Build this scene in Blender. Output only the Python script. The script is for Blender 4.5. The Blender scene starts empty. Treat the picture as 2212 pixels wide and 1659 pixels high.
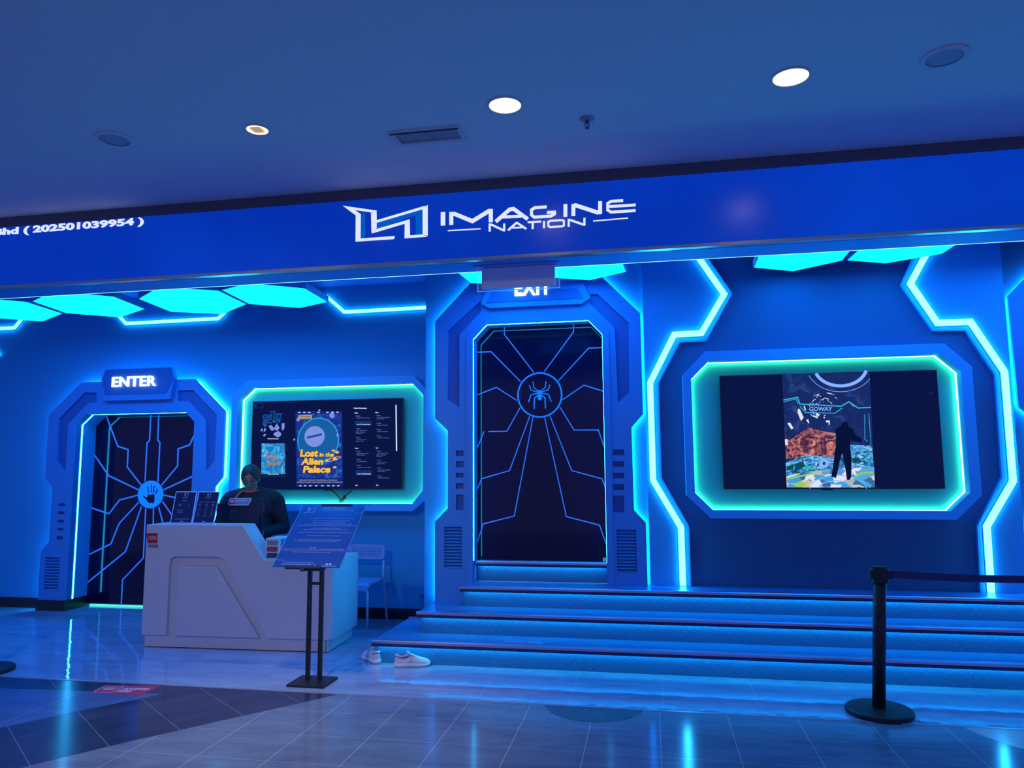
import bpy, bmesh, math, random
from mathutils import Vector, Matrix, geometry
random.seed(7)
PI = math.pi
scn = bpy.context.scene
C = scn.collection

# ------------------------------------------------------------------ camera
F, PITCH, YAW, ROLL, CAMH = 1586.45, .11296275, -.18321069, .00713066, 1.6
def cam_rows():
    cp, sp = math.cos(PITCH), math.sin(PITCH); c, s = math.cos(YAW), math.sin(YAW); cr, sr = math.cos(ROLL), math.sin(ROLL)
    A = Matrix(((c, -s, 0), (s, c, 0), (0, 0, 1)))
    B = Matrix(((1, 0, 0), (0, sp, -cp), (0, cp, sp)))
    D = Matrix(((cr, sr, 0), (-sr, cr, 0), (0, 0, 1)))
    return D @ B @ A
MC = cam_rows()
def ray(px, py):
    return MC.transposed() @ Vector(((px - 1106) / F, (py - 829.5) / F, 1))
def aty(px, py, y):
    d = ray(px, py); t = y / d.y
    return Vector((d.x * t, y, CAMH + d.z * t))
def atz(px, py, z):
    d = ray(px, py); t = (z - CAMH) / d.z
    return Vector((d.x * t, d.y * t, z))
cd = bpy.data.cameras.new('camera'); co = bpy.data.objects.new('camera', cd); C.objects.link(co)
cd.sensor_fit = 'HORIZONTAL'; cd.sensor_width = 36; cd.lens = F * 36 / 2212
cd.clip_start = .05; cd.clip_end = 200
r, d, f = MC[0], MC[1], MC[2]
co.matrix_world = Matrix(((r[0], -d[0], -f[0], 0), (r[1], -d[1], -f[1], 0), (r[2], -d[2], -f[2], CAMH), (0, 0, 0, 1)))
scn.camera = co

# ------------------------------------------------------------------ materials
MATS = {}
def mat(name, col=(.8, .8, .8), rough=.5, metal=0, emit=None, es=1, bump=None, spec=.5, var=0, varscale=3, alpha=1, trans=0, coat=0):
    if name in MATS: return MATS[name]
    m = bpy.data.materials.new(name); m.use_nodes = True; MATS[name] = m
    nt = m.node_tree; b = nt.nodes['Principled BSDF']
    b.inputs['Base Color'].default_value = (*col, 1)
    b.inputs['Roughness'].default_value = rough
    b.inputs['Metallic'].default_value = metal
    b.inputs['Specular IOR Level'].default_value = spec
    b.inputs['Coat Weight'].default_value = coat
    if trans: b.inputs['Transmission Weight'].default_value = trans
    if alpha < 1: b.inputs['Alpha'].default_value = alpha
    if emit:
        b.inputs['Emission Color'].default_value = (*emit, 1); b.inputs['Emission Strength'].default_value = es
    tc = nt.nodes.new('ShaderNodeTexCoord')
    if var:
        n = nt.nodes.new('ShaderNodeTexNoise'); n.inputs['Scale'].default_value = varscale; n.inputs['Detail'].default_value = 5
        nt.links.new(tc.outputs['Object'], n.inputs['Vector'])
        mx = nt.nodes.new('ShaderNodeMix'); mx.data_type = 'RGBA'
        mx.inputs[6].default_value = (*[c * (1 - var) for c in col], 1); mx.inputs[7].default_value = (*[min(1, c * (1 + var)) for c in col], 1)
        nt.links.new(n.outputs['Fac'], mx.inputs[0]); nt.links.new(mx.outputs[2], b.inputs['Base Color'])
    if bump:
        n = nt.nodes.new('ShaderNodeTexNoise'); n.inputs['Scale'].default_value = bump[0]; n.inputs['Detail'].default_value = 4
        nt.links.new(tc.outputs['Object'], n.inputs['Vector'])
        bp = nt.nodes.new('ShaderNodeBump'); bp.inputs['Strength'].default_value = bump[1]; bp.inputs['Distance'].default_value = .01
        nt.links.new(n.outputs['Fac'], bp.inputs['Height']); nt.links.new(bp.outputs['Normal'], b.inputs['Normal'])
    return m
def emat(name, col, s=1):
    return mat(name, (.01, .01, .01), .6, emit=col, es=s, spec=.1)

# procedural floor: marble tiles with thin joints
def floor_mat(name, c1, c2, joint, sx, ox, sy, oy, jw, rough, bumps, rot=0, vein=None, jointmix=.6, spec=.55):
    m = bpy.data.materials.new(name); m.use_nodes = True; MATS[name] = m
    nt = m.node_tree; N = nt.nodes; L = nt.links; b = N['Principled BSDF']
    tc = N.new('ShaderNodeTexCoord'); mp = N.new('ShaderNodeMapping'); mp.inputs['Rotation'].default_value = (0, 0, rot)
    L.new(tc.outputs['Object'], mp.inputs['Vector'])
    sep = N.new('ShaderNodeSeparateXYZ'); L.new(mp.outputs['Vector'], sep.inputs[0])
    def line(ax, s, o):
        a = N.new('ShaderNodeMath'); a.operation = 'SUBTRACT'; L.new(sep.outputs[ax], a.inputs[0]); a.inputs[1].default_value = o - s / 2
        w = N.new('ShaderNodeMath'); w.operation = 'FLOORED_MODULO'; L.new(a.outputs[0], w.inputs[0]); w.inputs[1].default_value = s
        q = N.new('ShaderNodeMath'); q.operation = 'SUBTRACT'; L.new(w.outputs[0], q.inputs[0]); q.inputs[1].default_value = s / 2
        z = N.new('ShaderNodeMath'); z.operation = 'ABSOLUTE'; L.new(q.outputs[0], z.inputs[0])
        t = N.new('ShaderNodeMath'); t.operation = 'LESS_THAN'; L.new(z.outputs[0], t.inputs[0]); t.inputs[1].default_value = jw
        return t
    parts = [line(0, sx, ox)]
    if sy: parts.append(line(1, sy, oy))
    j = parts[0]
    if len(parts) > 1:
        j = N.new('ShaderNodeMath'); j.operation = 'MAXIMUM'; L.new(parts[0].outputs[0], j.inputs[0])
        k = N.new('ShaderNodeMath'); k.operation = 'MULTIPLY'; L.new(parts[1].outputs[0], k.inputs[0]); k.inputs[1].default_value = .55
        L.new(k.outputs[0], j.inputs[1])
    n = N.new('ShaderNodeTexNoise'); n.inputs['Scale'].default_value = 2.2; n.inputs['Detail'].default_value = 8; n.inputs['Roughness'].default_value = .65
    n.inputs['Distortion'].default_value = .6
    st = N.new('ShaderNodeMapping'); st.inputs['Scale'].default_value = (.7, 2.4, 1); st.inputs['Rotation'].default_value = (0, 0, -.35)
    L.new(tc.outputs['Object'], st.inputs['Vector']); L.new(st.outputs['Vector'], n.inputs['Vector'])
    rmp = N.new('ShaderNodeValToRGB'); rmp.color_ramp.elements[0].position = .35; rmp.color_ramp.elements[1].position = .68
    rmp.color_ramp.elements[0].color = (*c1, 1); rmp.color_ramp.elements[1].color = (*c2, 1)
    L.new(n.outputs['Fac'], rmp.inputs[0])
    mx = N.new('ShaderNodeMix'); mx.data_type = 'RGBA'; mx.inputs[7].default_value = (*joint, 1)
    jm = N.new('ShaderNodeMath'); jm.operation = 'MULTIPLY'; L.new(j.outputs[0], jm.inputs[0]); jm.inputs[1].default_value = jointmix
    L.new(jm.outputs[0], mx.inputs[0]); L.new(rmp.outputs[0], mx.inputs[6]); L.new(mx.outputs[2], b.inputs['Base Color'])
    b.inputs['Roughness'].default_value = rough; b.inputs['Specular IOR Level'].default_value = spec
    n2 = N.new('ShaderNodeTexNoise'); n2.inputs['Scale'].default_value = bumps[0]; n2.inputs['Detail'].default_value = 2
    L.new(tc.outputs['Object'], n2.inputs['Vector'])
    bp = N.new('ShaderNodeBump'); bp.inputs['Strength'].default_value = bumps[1]; bp.inputs['Distance'].default_value = bumps[2]
    L.new(n2.outputs['Fac'], bp.inputs['Height']); L.new(bp.outputs['Normal'], b.inputs['Normal'])
    return m

# diamond plate for the risers
def plate_mat():
    m = bpy.data.materials.new('diamond_plate'); m.use_nodes = True
    nt = m.node_tree; N = nt.nodes; L = nt.links; b = N['Principled BSDF']
    b.inputs['Base Color'].default_value = (.025, .2, .42, 1); b.inputs['Metallic'].default_value = .1; b.inputs['Roughness'].default_value = .42
    tc = N.new('ShaderNodeTexCoord'); hs = []
    for rot in (PI / 4, -PI / 4):
        mp = N.new('ShaderNodeMapping'); mp.inputs['Rotation'].default_value = (0, rot, 0); mp.inputs['Scale'].default_value = (1, 1, 1)
        L.new(tc.outputs['Object'], mp.inputs['Vector'])
        s = N.new('ShaderNodeSeparateXYZ'); L.new(mp.outputs[0], s.inputs[0])
        def wave(ax, sc, ph, ex):
            a = N.new('ShaderNodeMath'); a.operation = 'MULTIPLY_ADD'; L.new(s.outputs[ax], a.inputs[0]); a.inputs[1].default_value = sc; a.inputs[2].default_value = ph
            q = N.new('ShaderNodeMath'); q.operation = 'SINE'; L.new(a.outputs[0], q.inputs[0])
            z = N.new('ShaderNodeMath'); z.operation = 'SUBTRACT'; L.new(q.outputs[0], z.inputs[0]); z.inputs[1].default_value = ex; z.use_clamp = True
            return z
        ph = 0 if rot > 0 else PI
        w1 = wave(0, 2 * PI / .024, 0 if rot > 0 else PI, .35); w2 = wave(2, 2 * PI / .048, ph, .0)
        p = N.new('ShaderNodeMath'); p.operation = 'MULTIPLY'; L.new(w1.outputs[0], p.inputs[0]); L.new(w2.outputs[0], p.inputs[1]); hs.append(p)
    mx = N.new('ShaderNodeMath'); mx.operation = 'MAXIMUM'; L.new(hs[0].outputs[0], mx.inputs[0]); L.new(hs[1].outputs[0], mx.inputs[1])
    bp = N.new('ShaderNodeBump'); bp.inputs['Strength'].default_value = .7; bp.inputs['Distance'].default_value = .004
    L.new(mx.outputs[0], bp.inputs['Height']); L.new(bp.outputs['Normal'], b.inputs['Normal'])
    return m

# emissive pattern for screens (what the display shows)
def pattern_emit(name, stops, scale, distort=1.0, vor=False, s=1, stretch=(1, 1, 1)):
    m = bpy.data.materials.new(name); m.use_nodes = True
    nt = m.node_tree; N = nt.nodes; L = nt.links; b = N['Principled BSDF']
    b.inputs['Base Color'].default_value = (.01, .01, .01, 1); b.inputs['Roughness'].default_value = .3
    tc = N.new('ShaderNodeTexCoord'); mp = N.new('ShaderNodeMapping'); mp.inputs['Scale'].default_value = stretch
    L.new(tc.outputs['Object'], mp.inputs['Vector'])
    if vor:
        n = N.new('ShaderNodeTexVoronoi'); n.inputs['Scale'].default_value = scale; o = n.outputs['Color']
        n0 = N.new('ShaderNodeTexNoise'); n0.inputs['Scale'].default_value = scale * .6
        L.new(mp.outputs[0], n0.inputs['Vector'])
        ad = N.new('ShaderNodeVectorMath'); ad.operation = 'MULTIPLY_ADD'; L.new(n0.outputs['Color'], ad.inputs[0]); ad.inputs[1].default_value = (.15, .15, .15)
        L.new(mp.outputs[0], ad.inputs[2]); L.new(ad.outputs[0], n.inputs['Vector'])
    else:
        n = N.new('ShaderNodeTexNoise'); n.inputs['Scale'].default_value = scale; n.inputs['Detail'].default_value = 6; n.inputs['Distortion'].default_value = distort; o = n.outputs['Fac']
        L.new(mp.outputs[0], n.inputs['Vector'])
    r_ = N.new('ShaderNodeValToRGB'); el = r_.color_ramp.elements
    while len(el) < len(stops): el.new(.5)
    for e, (p, c) in zip(el, stops): e.position = p; e.color = (*c, 1)
    L.new(o, r_.inputs[0]); L.new(r_.outputs[0], b.inputs['Emission Color']); b.inputs['Emission Strength'].default_value = s
    return m

WALL = mat('blue_wall_paint', (.02, .40, .70), .55, bump=(60, .03))
PORT = mat('portal_lacquer', (.055, .33, .72), .5)
CHAN = mat('portal_channel_paint', (.03, .16, .45), .55)
FRAME = mat('screen_frame_lacquer', (.04, .52, .97), .5)
RECESS = mat('recess_lining', (.035, .62, .62), .6, bump=(90, .05))
BASEB = mat('dark_skirting', (.01, .01, .02), .35)
LED = emat('cyan_led', (.42, 8.5, 18), 1)
LEDH = emat('halo_led', (.45, 18, 34), 1)
LEDG = emat('screen_frame_led', (1.8, 8, 3.7), 1)
STEPL = emat('step_led', (.2, 16, 26), 1)
HEX = emat('hexagon_diffuser', (.004, 1.9, 7.5), 1)
BLK = mat('gloss_black', (.002, .004, .03), .07, spec=.3)
LINE = mat('door_line_vinyl', (.1, .28, .85), .5, emit=(.02, .12, .5), es=.5)  # vinyl lines carry an added glow, though they are no lamp
EMB = mat('emblem_vinyl', (.03, .25, .95), .5, emit=(.0, .17, .85), es=.7)
WLET = emat('white_letter_light', (1.6, 1.8, 2.1), 1)
DESK = mat('desk_laminate', (.62, .60, .66), .42)
METB = mat('black_powder_coat', (.012, .012, .02), .45)
NOSE = mat('aluminium_nosing', (.45, .46, .68), .33, metal=.9)
TREAD = mat('vinyl_tread', (.03, .22, .5), .25, bump=(200, .05))
SCR = mat('dark_screen_glass', (.001, .002, .01), .12, spec=.15, emit=(.0005, .004, .035), es=1)
PLASW = mat('white_plastic', (.7, .72, .8), .4)

# ------------------------------------------------------------------ mesh helpers
def tag(o, label=None, cat=None, group=None, kind=None):
    if label: o['label'] = label
    if cat: o['category'] = cat
    if group: o['group'] = group
    if kind: o['kind'] = kind
    return o
def empty(name, loc=(0, 0, 0), label=None, cat=None, group=None, kind=None):
    o = bpy.data.objects.new(name, None); C.objects.link(o); o.location = loc; o.empty_display_size = .1
    return tag(o, label, cat, group, kind)
class MB:
    def __init__(s): s.v = []; s.f = []
    def add(s, vs, fs):
        b = len(s.v); s.v += [tuple(v) for v in vs]; s.f += [tuple(i + b for i in f) for f in fs]; return s
    def build(s, name, m, parent=None, smooth=False, bevel=0, sub=0, loc=None, world=True):
        me = bpy.data.meshes.new(name); me.from_pydata(s.v, [], s.f)
        bm = bmesh.new(); bm.from_mesh(me); bmesh.ops.recalc_face_normals(bm, faces=bm.faces); bm.to_mesh(me); bm.free()
        o = bpy.data.objects.new(name, me); C.objects.link(o)
        me.materials.append(m)
        if smooth:
            for p in me.polygons: p.use_smooth = True
        # put the origin at the middle of the base of the shape
        if s.v:
            xs, ys, zs = zip(*[tuple(v.co) for v in me.vertices]); c = Vector(((min(xs) + max(xs)) / 2, (min(ys) + max(ys)) / 2, min(zs)))
            me.transform(Matrix.Translation(-c)); o.location = c
        if parent is not None:
            o.parent = parent
            if world:
                pm = parent_world(parent); o.location = pm.inverted() @ o.location; o.rotation_euler = (pm.inverted().to_3x3()).to_euler()
        if bevel:
            b = o.modifiers.new('bevel', 'BEVEL'); b.width = bevel; b.segments = 2; b.limit_method = 'ANGLE'; b.angle_limit = .6
        if sub:
            b = o.modifiers.new('sub', 'SUBSURF'); b.levels = sub; b.render_levels = sub
        return o
def parent_world(p):
    m = Matrix.LocRotScale(p.location, p.rotation_euler, p.scale)
    return (parent_world(p.parent) @ m) if p.parent else m
def tess(loops):
    return geometry.tessellate_polygon([[Vector((p[0], p[1], 0)) for p in l] for l in loops])
def prism(mb, outer, y0, y1, holes=(), axis='y'):
    """polygon in (x,z) [axis y] or (x,y) [axis z], extruded between y0 and y1"""
    loops = [list(outer)] + [list(h) for h in holes]; pts = [p for l in loops for p in l]; n = len(pts)
    def P(p, t): return (p[0], t, p[1]) if axis == 'y' else ((p[0], p[1], t) if axis == 'z' else (t, p[0], p[1]))
    vs = [P(p, y0) for p in pts] + [P(p, y1) for p in pts]; fs = []
    if holes:
        for t in tess(loops): fs.append(tuple(t)); fs.append(tuple(i + n for i in reversed(t)))
    else:
        fs.append(tuple(range(n))); fs.append(tuple(range(2 * n - 1, n - 1, -1)))
    b = 0
    for l in loops:
        k = len(l)
        for i in range(k): fs.append((b + i, b + (i + 1) % k, b + (i + 1) % k + n, b + i + n))
        b += k
    mb.add(vs, fs); return mb
def box(mb, a, b):
    x0, y0, z0 = a; x1, y1, z1 = b
    return mb.add([(x0, y0, z0), (x1, y0, z0), (x1, y1, z0), (x0, y1, z0), (x0, y0, z1), (x1, y0, z1), (x1, y1, z1), (x0, y1, z1)],
                  [(0, 3, 2, 1), (4, 5, 6, 7), (0, 1, 5, 4), (1, 2, 6, 5), (2, 3, 7, 6), (3, 0, 4, 7)])
def rrect(x0, z0, x1, z1, r, n=5):
    pts = []
    for cx, cz, a0 in ((x1 - r, z0 + r, -PI / 2), (x1 - r, z1 - r, 0), (x0 + r, z1 - r, PI / 2), (x0 + r, z0 + r, PI)):
        for i in range(n + 1):
            a = a0 + PI / 2 * i / n; pts.append((cx + r * math.cos(a), cz + r * math.sin(a)))
    return pts
def circ(cx, cz, rx, rz=None, n=40):
    rz = rz or rx
    return [(cx + rx * math.cos(2 * PI * i / n), cz + rz * math.sin(2 * PI * i / n)) for i in range(n)]
def offset_path(pts, d, closed=False):
    """offset a polyline by d to its left with mitred corners"""
    n = len(pts); out = []
    for i in range(n):
        p = Vector(pts[i][:2])
        a = Vector(pts[i - 1][:2]) if (i > 0 or closed) else None
        b = Vector(pts[(i + 1) % n][:2]) if (i < n - 1 or closed) else None
        d1 = (p - a).normalized() if a is not None else None; d2 = (b - p).normalized() if b is not None else None
        if d1 is None: d1 = d2
        if d2 is None: d2 = d1
        n1 = Vector((-d1.y, d1.x)); n2 = Vector((-d2.y, d2.x)); m = (n1 + n2)
        m = m.normalized() if m.length > 1e-6 else n1
        k = max(.35, m.dot(n1)); out.append(tuple(p + m * (d / k)))
    return out
def ribbon(mb, pts, w, y0, y1, closed=False, axis='y'):
    a = offset_path(pts, w / 2, closed); b = offset_path(pts, -w / 2, closed)
    if closed:
        n = len(a)
        for i in range(n):
            j = (i + 1) % n; prism(mb, [a[i], a[j], b[j], b[i]], y0, y1, axis=axis)
    else:
        for i in range(len(a) - 1): prism(mb, [a[i], a[i + 1], b[i + 1], b[i]], y0, y1, axis=axis)
    return mb
def tube(mb, pts, r, n=10, r2=None, cap=True):
    pts = [Vector(p) for p in pts]; k = len(pts); rings = []; up = Vector((0, 0, 1))
    for i, p in enumerate(pts):
        t = (pts[min(i + 1, k - 1)] - pts[max(i - 1, 0)]).normalized()
        if i == 0:
            u = t.cross(up)
            if u.length < .05: u = t.cross(Vector((1, 0, 0)))
            u.normalize()
        else:
            u = (u - t * u.dot(t)).normalized()
        v = t.cross(u); rr = r if r2 is None else r + (r2 - r) * i / (k - 1)
        if isinstance(r, (list, tuple)): rr = r[i]
        rings.append([p + (u * math.cos(2 * PI * j / n) + v * math.sin(2 * PI * j / n)) * rr for j in range(n)])
    vs = [q for g in rings for q in g]; fs = []
    for i in range(k - 1):
        for j in range(n): fs.append((i * n + j, i * n + (j + 1) % n, (i + 1) * n + (j + 1) % n, (i + 1) * n + j))
    if cap: fs.append(tuple(range(n - 1, -1, -1))); fs.append(tuple((k - 1) * n + j for j in range(n)))
    mb.add(vs, fs); return mb
def loft(mb, secs, cap=True):
    n = len(secs[0]); vs = [p for s in secs for p in s]; fs = []
    for i in range(len(secs) - 1):
        for j in range(n): fs.append((i * n + j, i * n + (j + 1) % n, (i + 1) * n + (j + 1) % n, (i + 1) * n + j))
    if cap: fs.append(tuple(range(n - 1, -1, -1))); fs.append(tuple((len(secs) - 1) * n + j for j in range(n)))
    mb.add(vs, fs); return mb
def ellipsoid(mb, c, r, rot=None, nu=16, nv=10):
    vs = []; fs = []; c = Vector(c); R_ = rot or Matrix.Identity(3)
    for i in range(1, nv):
        a = PI * i / nv
        for j in range(nu):
            b = 2 * PI * j / nu; vs.append(c + R_ @ Vector((r[0] * math.sin(a) * math.cos(b), r[1] * math.sin(a) * math.sin(b), r[2] * math.cos(a))))
    top = len(vs); vs += [c + R_ @ Vector((0, 0, r[2])), c + R_ @ Vector((0, 0, -r[2]))]
    for i in range(nv - 2):
        for j in range(nu): fs.append((i * nu + j, i * nu + (j + 1) % nu, (i + 1) * nu + (j + 1) % nu, (i + 1) * nu + j))
    for j in range(nu):
        fs.append((top, (j + 1) % nu, j)); fs.append((top + 1, (nv - 2) * nu + j, (nv - 2) * nu + (j + 1) % nu))
    mb.add(vs, fs); return mb
def lathe(mb, prof, c, n=32, cap=True):
    secs = [[(c[0] + rr * math.cos(2 * PI * j / n), c[1] + rr * math.sin(2 * PI * j / n), c[2] + z) for j in range(n)] for rr, z in prof]
    return loft(mb, secs, cap)
def capsule(mb, a, b, ra, rb, flat=1.0, n=14):
    """tapered rounded limb"""
    a, b = Vector(a), Vector(b); t = (b - a).normalized(); L_ = (b - a).length
    pts = []; rr = []
    for i in range(5):
        q = PI / 2 * i / 4; pts.append(a - t * ra * math.cos(q) * .98); rr.append(max(.002, ra * math.sin(q)))
    for i in range(1, 6):
        q = i / 6; pts.append(a + t * L_ * q); rr.append(ra + (rb - ra) * q)
    for i in range(5):
        q = PI / 2 * i / 4; pts.append(b + t * rb * math.sin(q) * .98); rr.append(max(.002, rb * math.cos(q)))
    return tube(mb, pts, rr, n)
def text_mesh(body, bold=0.0, shear=0.0, spacing=1.0):
    cu = bpy.data.curves.new('t', 'FONT'); cu.body = body; cu.size = 1; cu.offset = bold; cu.shear = shear; cu.space_character = spacing; cu.resolution_u = 3
    ob = bpy.data.objects.new('t', cu); C.objects.link(ob)
    bpy.context.view_layer.update()
    me = bpy.data.meshes.new_from_object(ob.evaluated_get(bpy.context.evaluated_depsgraph_get()))
    bpy.data.objects.remove(ob); bpy.data.curves.remove(cu)
    return me
TCACHE = {}
def text_on(mb, body, BL, BR, TL, thick=.002, bold=0.0, shear=0.0, spacing=1.0, TR=None, lift=.001):
    """text fitted into the parallelogram BL,BR,TL, raised along the normal towards the viewer"""
    key = (body, bold, shear, spacing)
    if key not in TCACHE:
        me = text_mesh(*key); TCACHE[key] = ([tuple(v.co) for v in me.vertices], [tuple(p.vertices) for p in me.polygons]); bpy.data.meshes.remove(me)
    vs, fs = TCACHE[key]
    if not vs: return mb
    x0 = min(v[0] for v in vs); x1 = max(v[0] for v in vs); y0 = min(v[1] for v in vs); y1 = max(v[1] for v in vs)
    BL, BR, TL = Vector(BL), Vector(BR), Vector(TL); TR = Vector(TR) if TR else BR + TL - BL
    nrm = (BR - BL).cross(TL - BL).normalized()
    def m(v, h):
        u = (v[0] - x0) / (x1 - x0); w = (v[1] - y0) / (y1 - y0)
        return (BL * (1 - u) * (1 - w) + BR * u * (1 - w) + TL * (1 - u) * w + TR * u * w) + nrm * h
    n = len(vs); V = [m(v, lift + thick) for v in vs] + [m(v, lift) for v in vs]; Fs = list(fs)
    ed = {}
    for f_ in fs:
        for i in range(len(f_)):
            e = (f_[i], f_[(i + 1) % len(f_)])
            if (e[1], e[0]) in ed: del ed[(e[1], e[0])]
            else: ed[e] = 1
    for a, b in ed: Fs.append((a, a + n, b + n, b))
    mb.add(V, Fs); return mb
def PX(pts, y):  # pixel points -> (x,z) on the plane Y=y
    return [(lambda q: (q.x, q.z))(aty(p[0], p[1], y)) for p in pts]
def struct(name, mb, m, **k):
    o = mb.build(name, m, **k); o['kind'] = 'structure'; return o
def cr(ox, oy, s): return lambda *a: [(ox + x / s, oy + y / s) for x, y in a]
c5 = cr(900, 540, 3.95); c6 = cr(900, 940, 3.95); c7 = cr(60, 780, 4.809); c8 = cr(60, 1080, 6.38)
cF = cr(700, 400, 3.0722); cL = cr(740, 430, 10.0545); cT = cr(490, 790, 4.909); cR = cr(1380, 500, 2.6587)

YL, YR = 7.69, 6.81         # left wall plane, right (raised) wall plane
YE, YX = 7.565, 6.74        # fronts of the ENTER and EXIT surrounds
ZC = 3.745                  # mall ceiling
Z1, Z2, Z3, Z4 = .188, .373, .552, .735

# ================================================================== FLOORS, WALLS, CEILING
MARB = floor_mat('glossy_marble_tile', (.22, .30, .48), (.36, .45, .66), (.55, .62, .75), .635, -.107, 0, 0, .0022, .045, (7, .22, .006), jointmix=.5)
MALL = floor_mat('mall_stone_tile', (.13, .17, .25), (.22, .27, .37), (.75, .74, .74), .4285, .02, .41, 4.35, .0022, .13, (4, .03, .004), jointmix=.55, spec=.3)
DARKT = floor_mat('dark_granite_band', (.022, .03, .075), (.05, .06, .12), (.4, .42, .5), .394, 0, 0, 0, .0025, .17, (4, .03, .004), rot=0, jointmix=.4, spec=.35)
LITE = mat('pale_pink_stone', (.62, .5, .55), .2, var=.15, varscale=20)
mb = MB(); box(mb, (-10, 5.14, -.08), (6.5, 8.3, 0)); struct('floor', mb, MARB)
bd_hi = [(-5.6, 3.6), (-4.42, 3.6), (-4.05, 4.149), (-3.823, 4.488), (-3.485, 4.934), (-4.051, 4.915), (-4.775, 4.868), (-5.6, 4.84)]
# mall floor with the granite band and the round inlays let into it (each piece fills its own outline)
lo = [(-5.2, 1.3), (-4.0, 2.86), (-3.388, 3.638), (-3.144, 3.988), (-2.901, 4.293), (-2.702, 4.543), (-2.401, 4.912), (-2.223, 5.14)]
band = lo + [(-10, 5.14), (-10, 1.3)]
cA = [(-.41 + .325 * math.cos(a), 5.165 + .325 * math.sin(a)) for a in [PI + PI * i / 24 for i in range(25)]]
cA = [(-.41 - .324, 5.14)] + [p for p in cA if p[1] < 5.139] + [(-.41 + .324, 5.14)]
cB = [(2.55 + .72 * math.cos(a), 5.3 + .72 * math.sin(a)) for a in [PI * 1.06 + PI * .88 * i / 30 for i in range(31)]]
cB = [p for p in cB if p[1] < 5.139]; cB = [(cB[0][0] - .02, 5.14)] + cB + [(cB[-1][0] + .02, 5.14)]
mall = lo + cA + cB + [(6.5, 5.14), (6.5, -4), (-5.2, -4)]
mall = [(-5.2, 1.3)] + lo[1:] + cA + cB + [(6.5, 5.14), (6.5, -4), (-5.2, -4)]
mb = MB(); prism(mb, mall, -.08, 0, axis='z'); prism(mb, [(-10, -4), (-5.2, -4), (-5.2, 1.3), (-10, 1.3)], -.08, 0, axis='z'); o = struct('floor.001', mb, MALL)
o.data.transform(Matrix.Translation(o.location)); o.location = (0, 0, 0)
mb = MB(); prism(mb, band, -.08, 0, holes=[bd_hi], axis='z'); o = struct('floor.002', mb, DARKT)
# turn the joints of the band square to it
ang = math.atan2(1.485, 1.165)
o.data.transform(Matrix.Translation(o.location)); o.location = (-3.144, 3.988, 0); o.data.transform(Matrix.Translation((3.144, -3.988, 0))); o.data.transform(Matrix.Rotation(-ang, 4, 'Z')); o.rotation_euler = (0, 0, ang)
mb = MB(); prism(mb, bd_hi, -.08, 0, axis='z'); struct('floor.003', mb, floor_mat('blue_grey_stone', (.06, .12, .30), (.10, .17, .36), (.4, .45, .55), .43, 0, 0, 0, .002, .17, (4, .03, .004)))
mb = MB(); prism(mb, cA, -.08, 0, axis='z'); struct('floor.004', mb, mat('dark_round_inlay', (.06, .07, .12), .16, var=.3, varscale=25))
mb = MB(); prism(mb, cB, -.08, 0, axis='z'); struct('floor.005', mb, LITE)
mb = MB(); box(mb, (-10, 5.128, .0), (6.5, 5.152, .0025)); struct('trim_1', mb, mat('metal_threshold', (.5, .5, .6), .3, metal=.6))

CEIL = mat('ceiling_paint', (.72, .74, .80), .8)
mb = MB(); box(mb, (-10, -4, ZC), (6.5, 5.2, ZC + .1)); struct('ceiling', mb, CEIL)
mb = MB(); box(mb, (-10, 5.45, 3.66), (6.5, 8.3, 3.76)); struct('ceiling.001', mb, mat('shop_ceiling_paint', (.03, .13, .5), .7))

# openings
enter_open = PX([(138.4, 1305), (162, 917), (185, 894), (401, 889.5), (419.7, 911)], YE)
ex0 = enter_open[0][0]; ex1 = enter_open[4][0]; ez1 = enter_open[1][1]; ez2 = (enter_open[2][1] + enter_open[3][1]) / 2
EO = [(ex0, 0), (ex0, ez1), (enter_open[2][0], ez2), (enter_open[3][0], ez2), (ex1, ez1), (ex1, 0)]
x_open = PX([(1021.5, 733.7), (1050.6, 701.3), (1270.9, 691.4), (1300.8, 721)], YX)
XZ1 = (x_open[0][1] + x_open[3][1]) / 2; XZ2 = (x_open[1][1] + x_open[2][1]) / 2
XO = [(x_open[0][0], 0), (x_open[0][0], XZ1), (x_open[1][0], XZ2), (x_open[2][0], XZ2), (x_open[3][0], XZ1), (x_open[3][0], 0)]
def grow(U, d):
    p = offset_path(U, d); return p
def notch_wall(x0, x1, z0, z1, U):
    return [(x0, z0), (U[0][0], z0)] + [(p[0], max(p[1], z0)) for p in U[1:-1]] + [(U[-1][0], z0), (x1, z0), (x1, z1), (x0, z1)]
EG = grow(EO, .06); XG = grow(XO, .06)
mb = MB(); prism(mb, notch_wall(-10, -2.0, 0, 3.66, EG), YL, YL + .12); struct('wall_left', mb, WALL)
mb = MB(); prism(mb, notch_wall(-2.116, 0, 0, 3.66, XG), YR, YR + .1); struct('wall_right', mb, WALL)
mb = MB(); box(mb, (0, YR, 0), (6.5, YR + .1, 3.66)); struct('wall_bay', mb, mat('deep_blue_bay', (.014, .15, .30), .55, bump=(60, .03)))  # bay wall in a darker blue than the walls beside it
mb = MB(); box(mb, (-2.116, YR + .1, 0), (-2.056, YL, 3.66)); struct('wall_return', mb, WALL)
mb = MB(); box(mb, (-10.1, 5.2, 0), (-10, 8.3, 3.66)); struct('wall_side_left', mb, WALL)
mb = MB(); box(mb, (6.5, 5.2, 0), (6.6, 8.3, 3.66)); struct('wall_side_right', mb, WALL)
# skirting of the left wall
mb = MB(); box(mb, (-10, YL - .012, 0), (-7.05, YL, .115)); struct('baseboard_left', mb, BASEB)
mb = MB(); box(mb, (-4.55, YL - .012, 0), (-2.12, YL, .115)); struct('baseboard_back', mb, BASEB)

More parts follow.
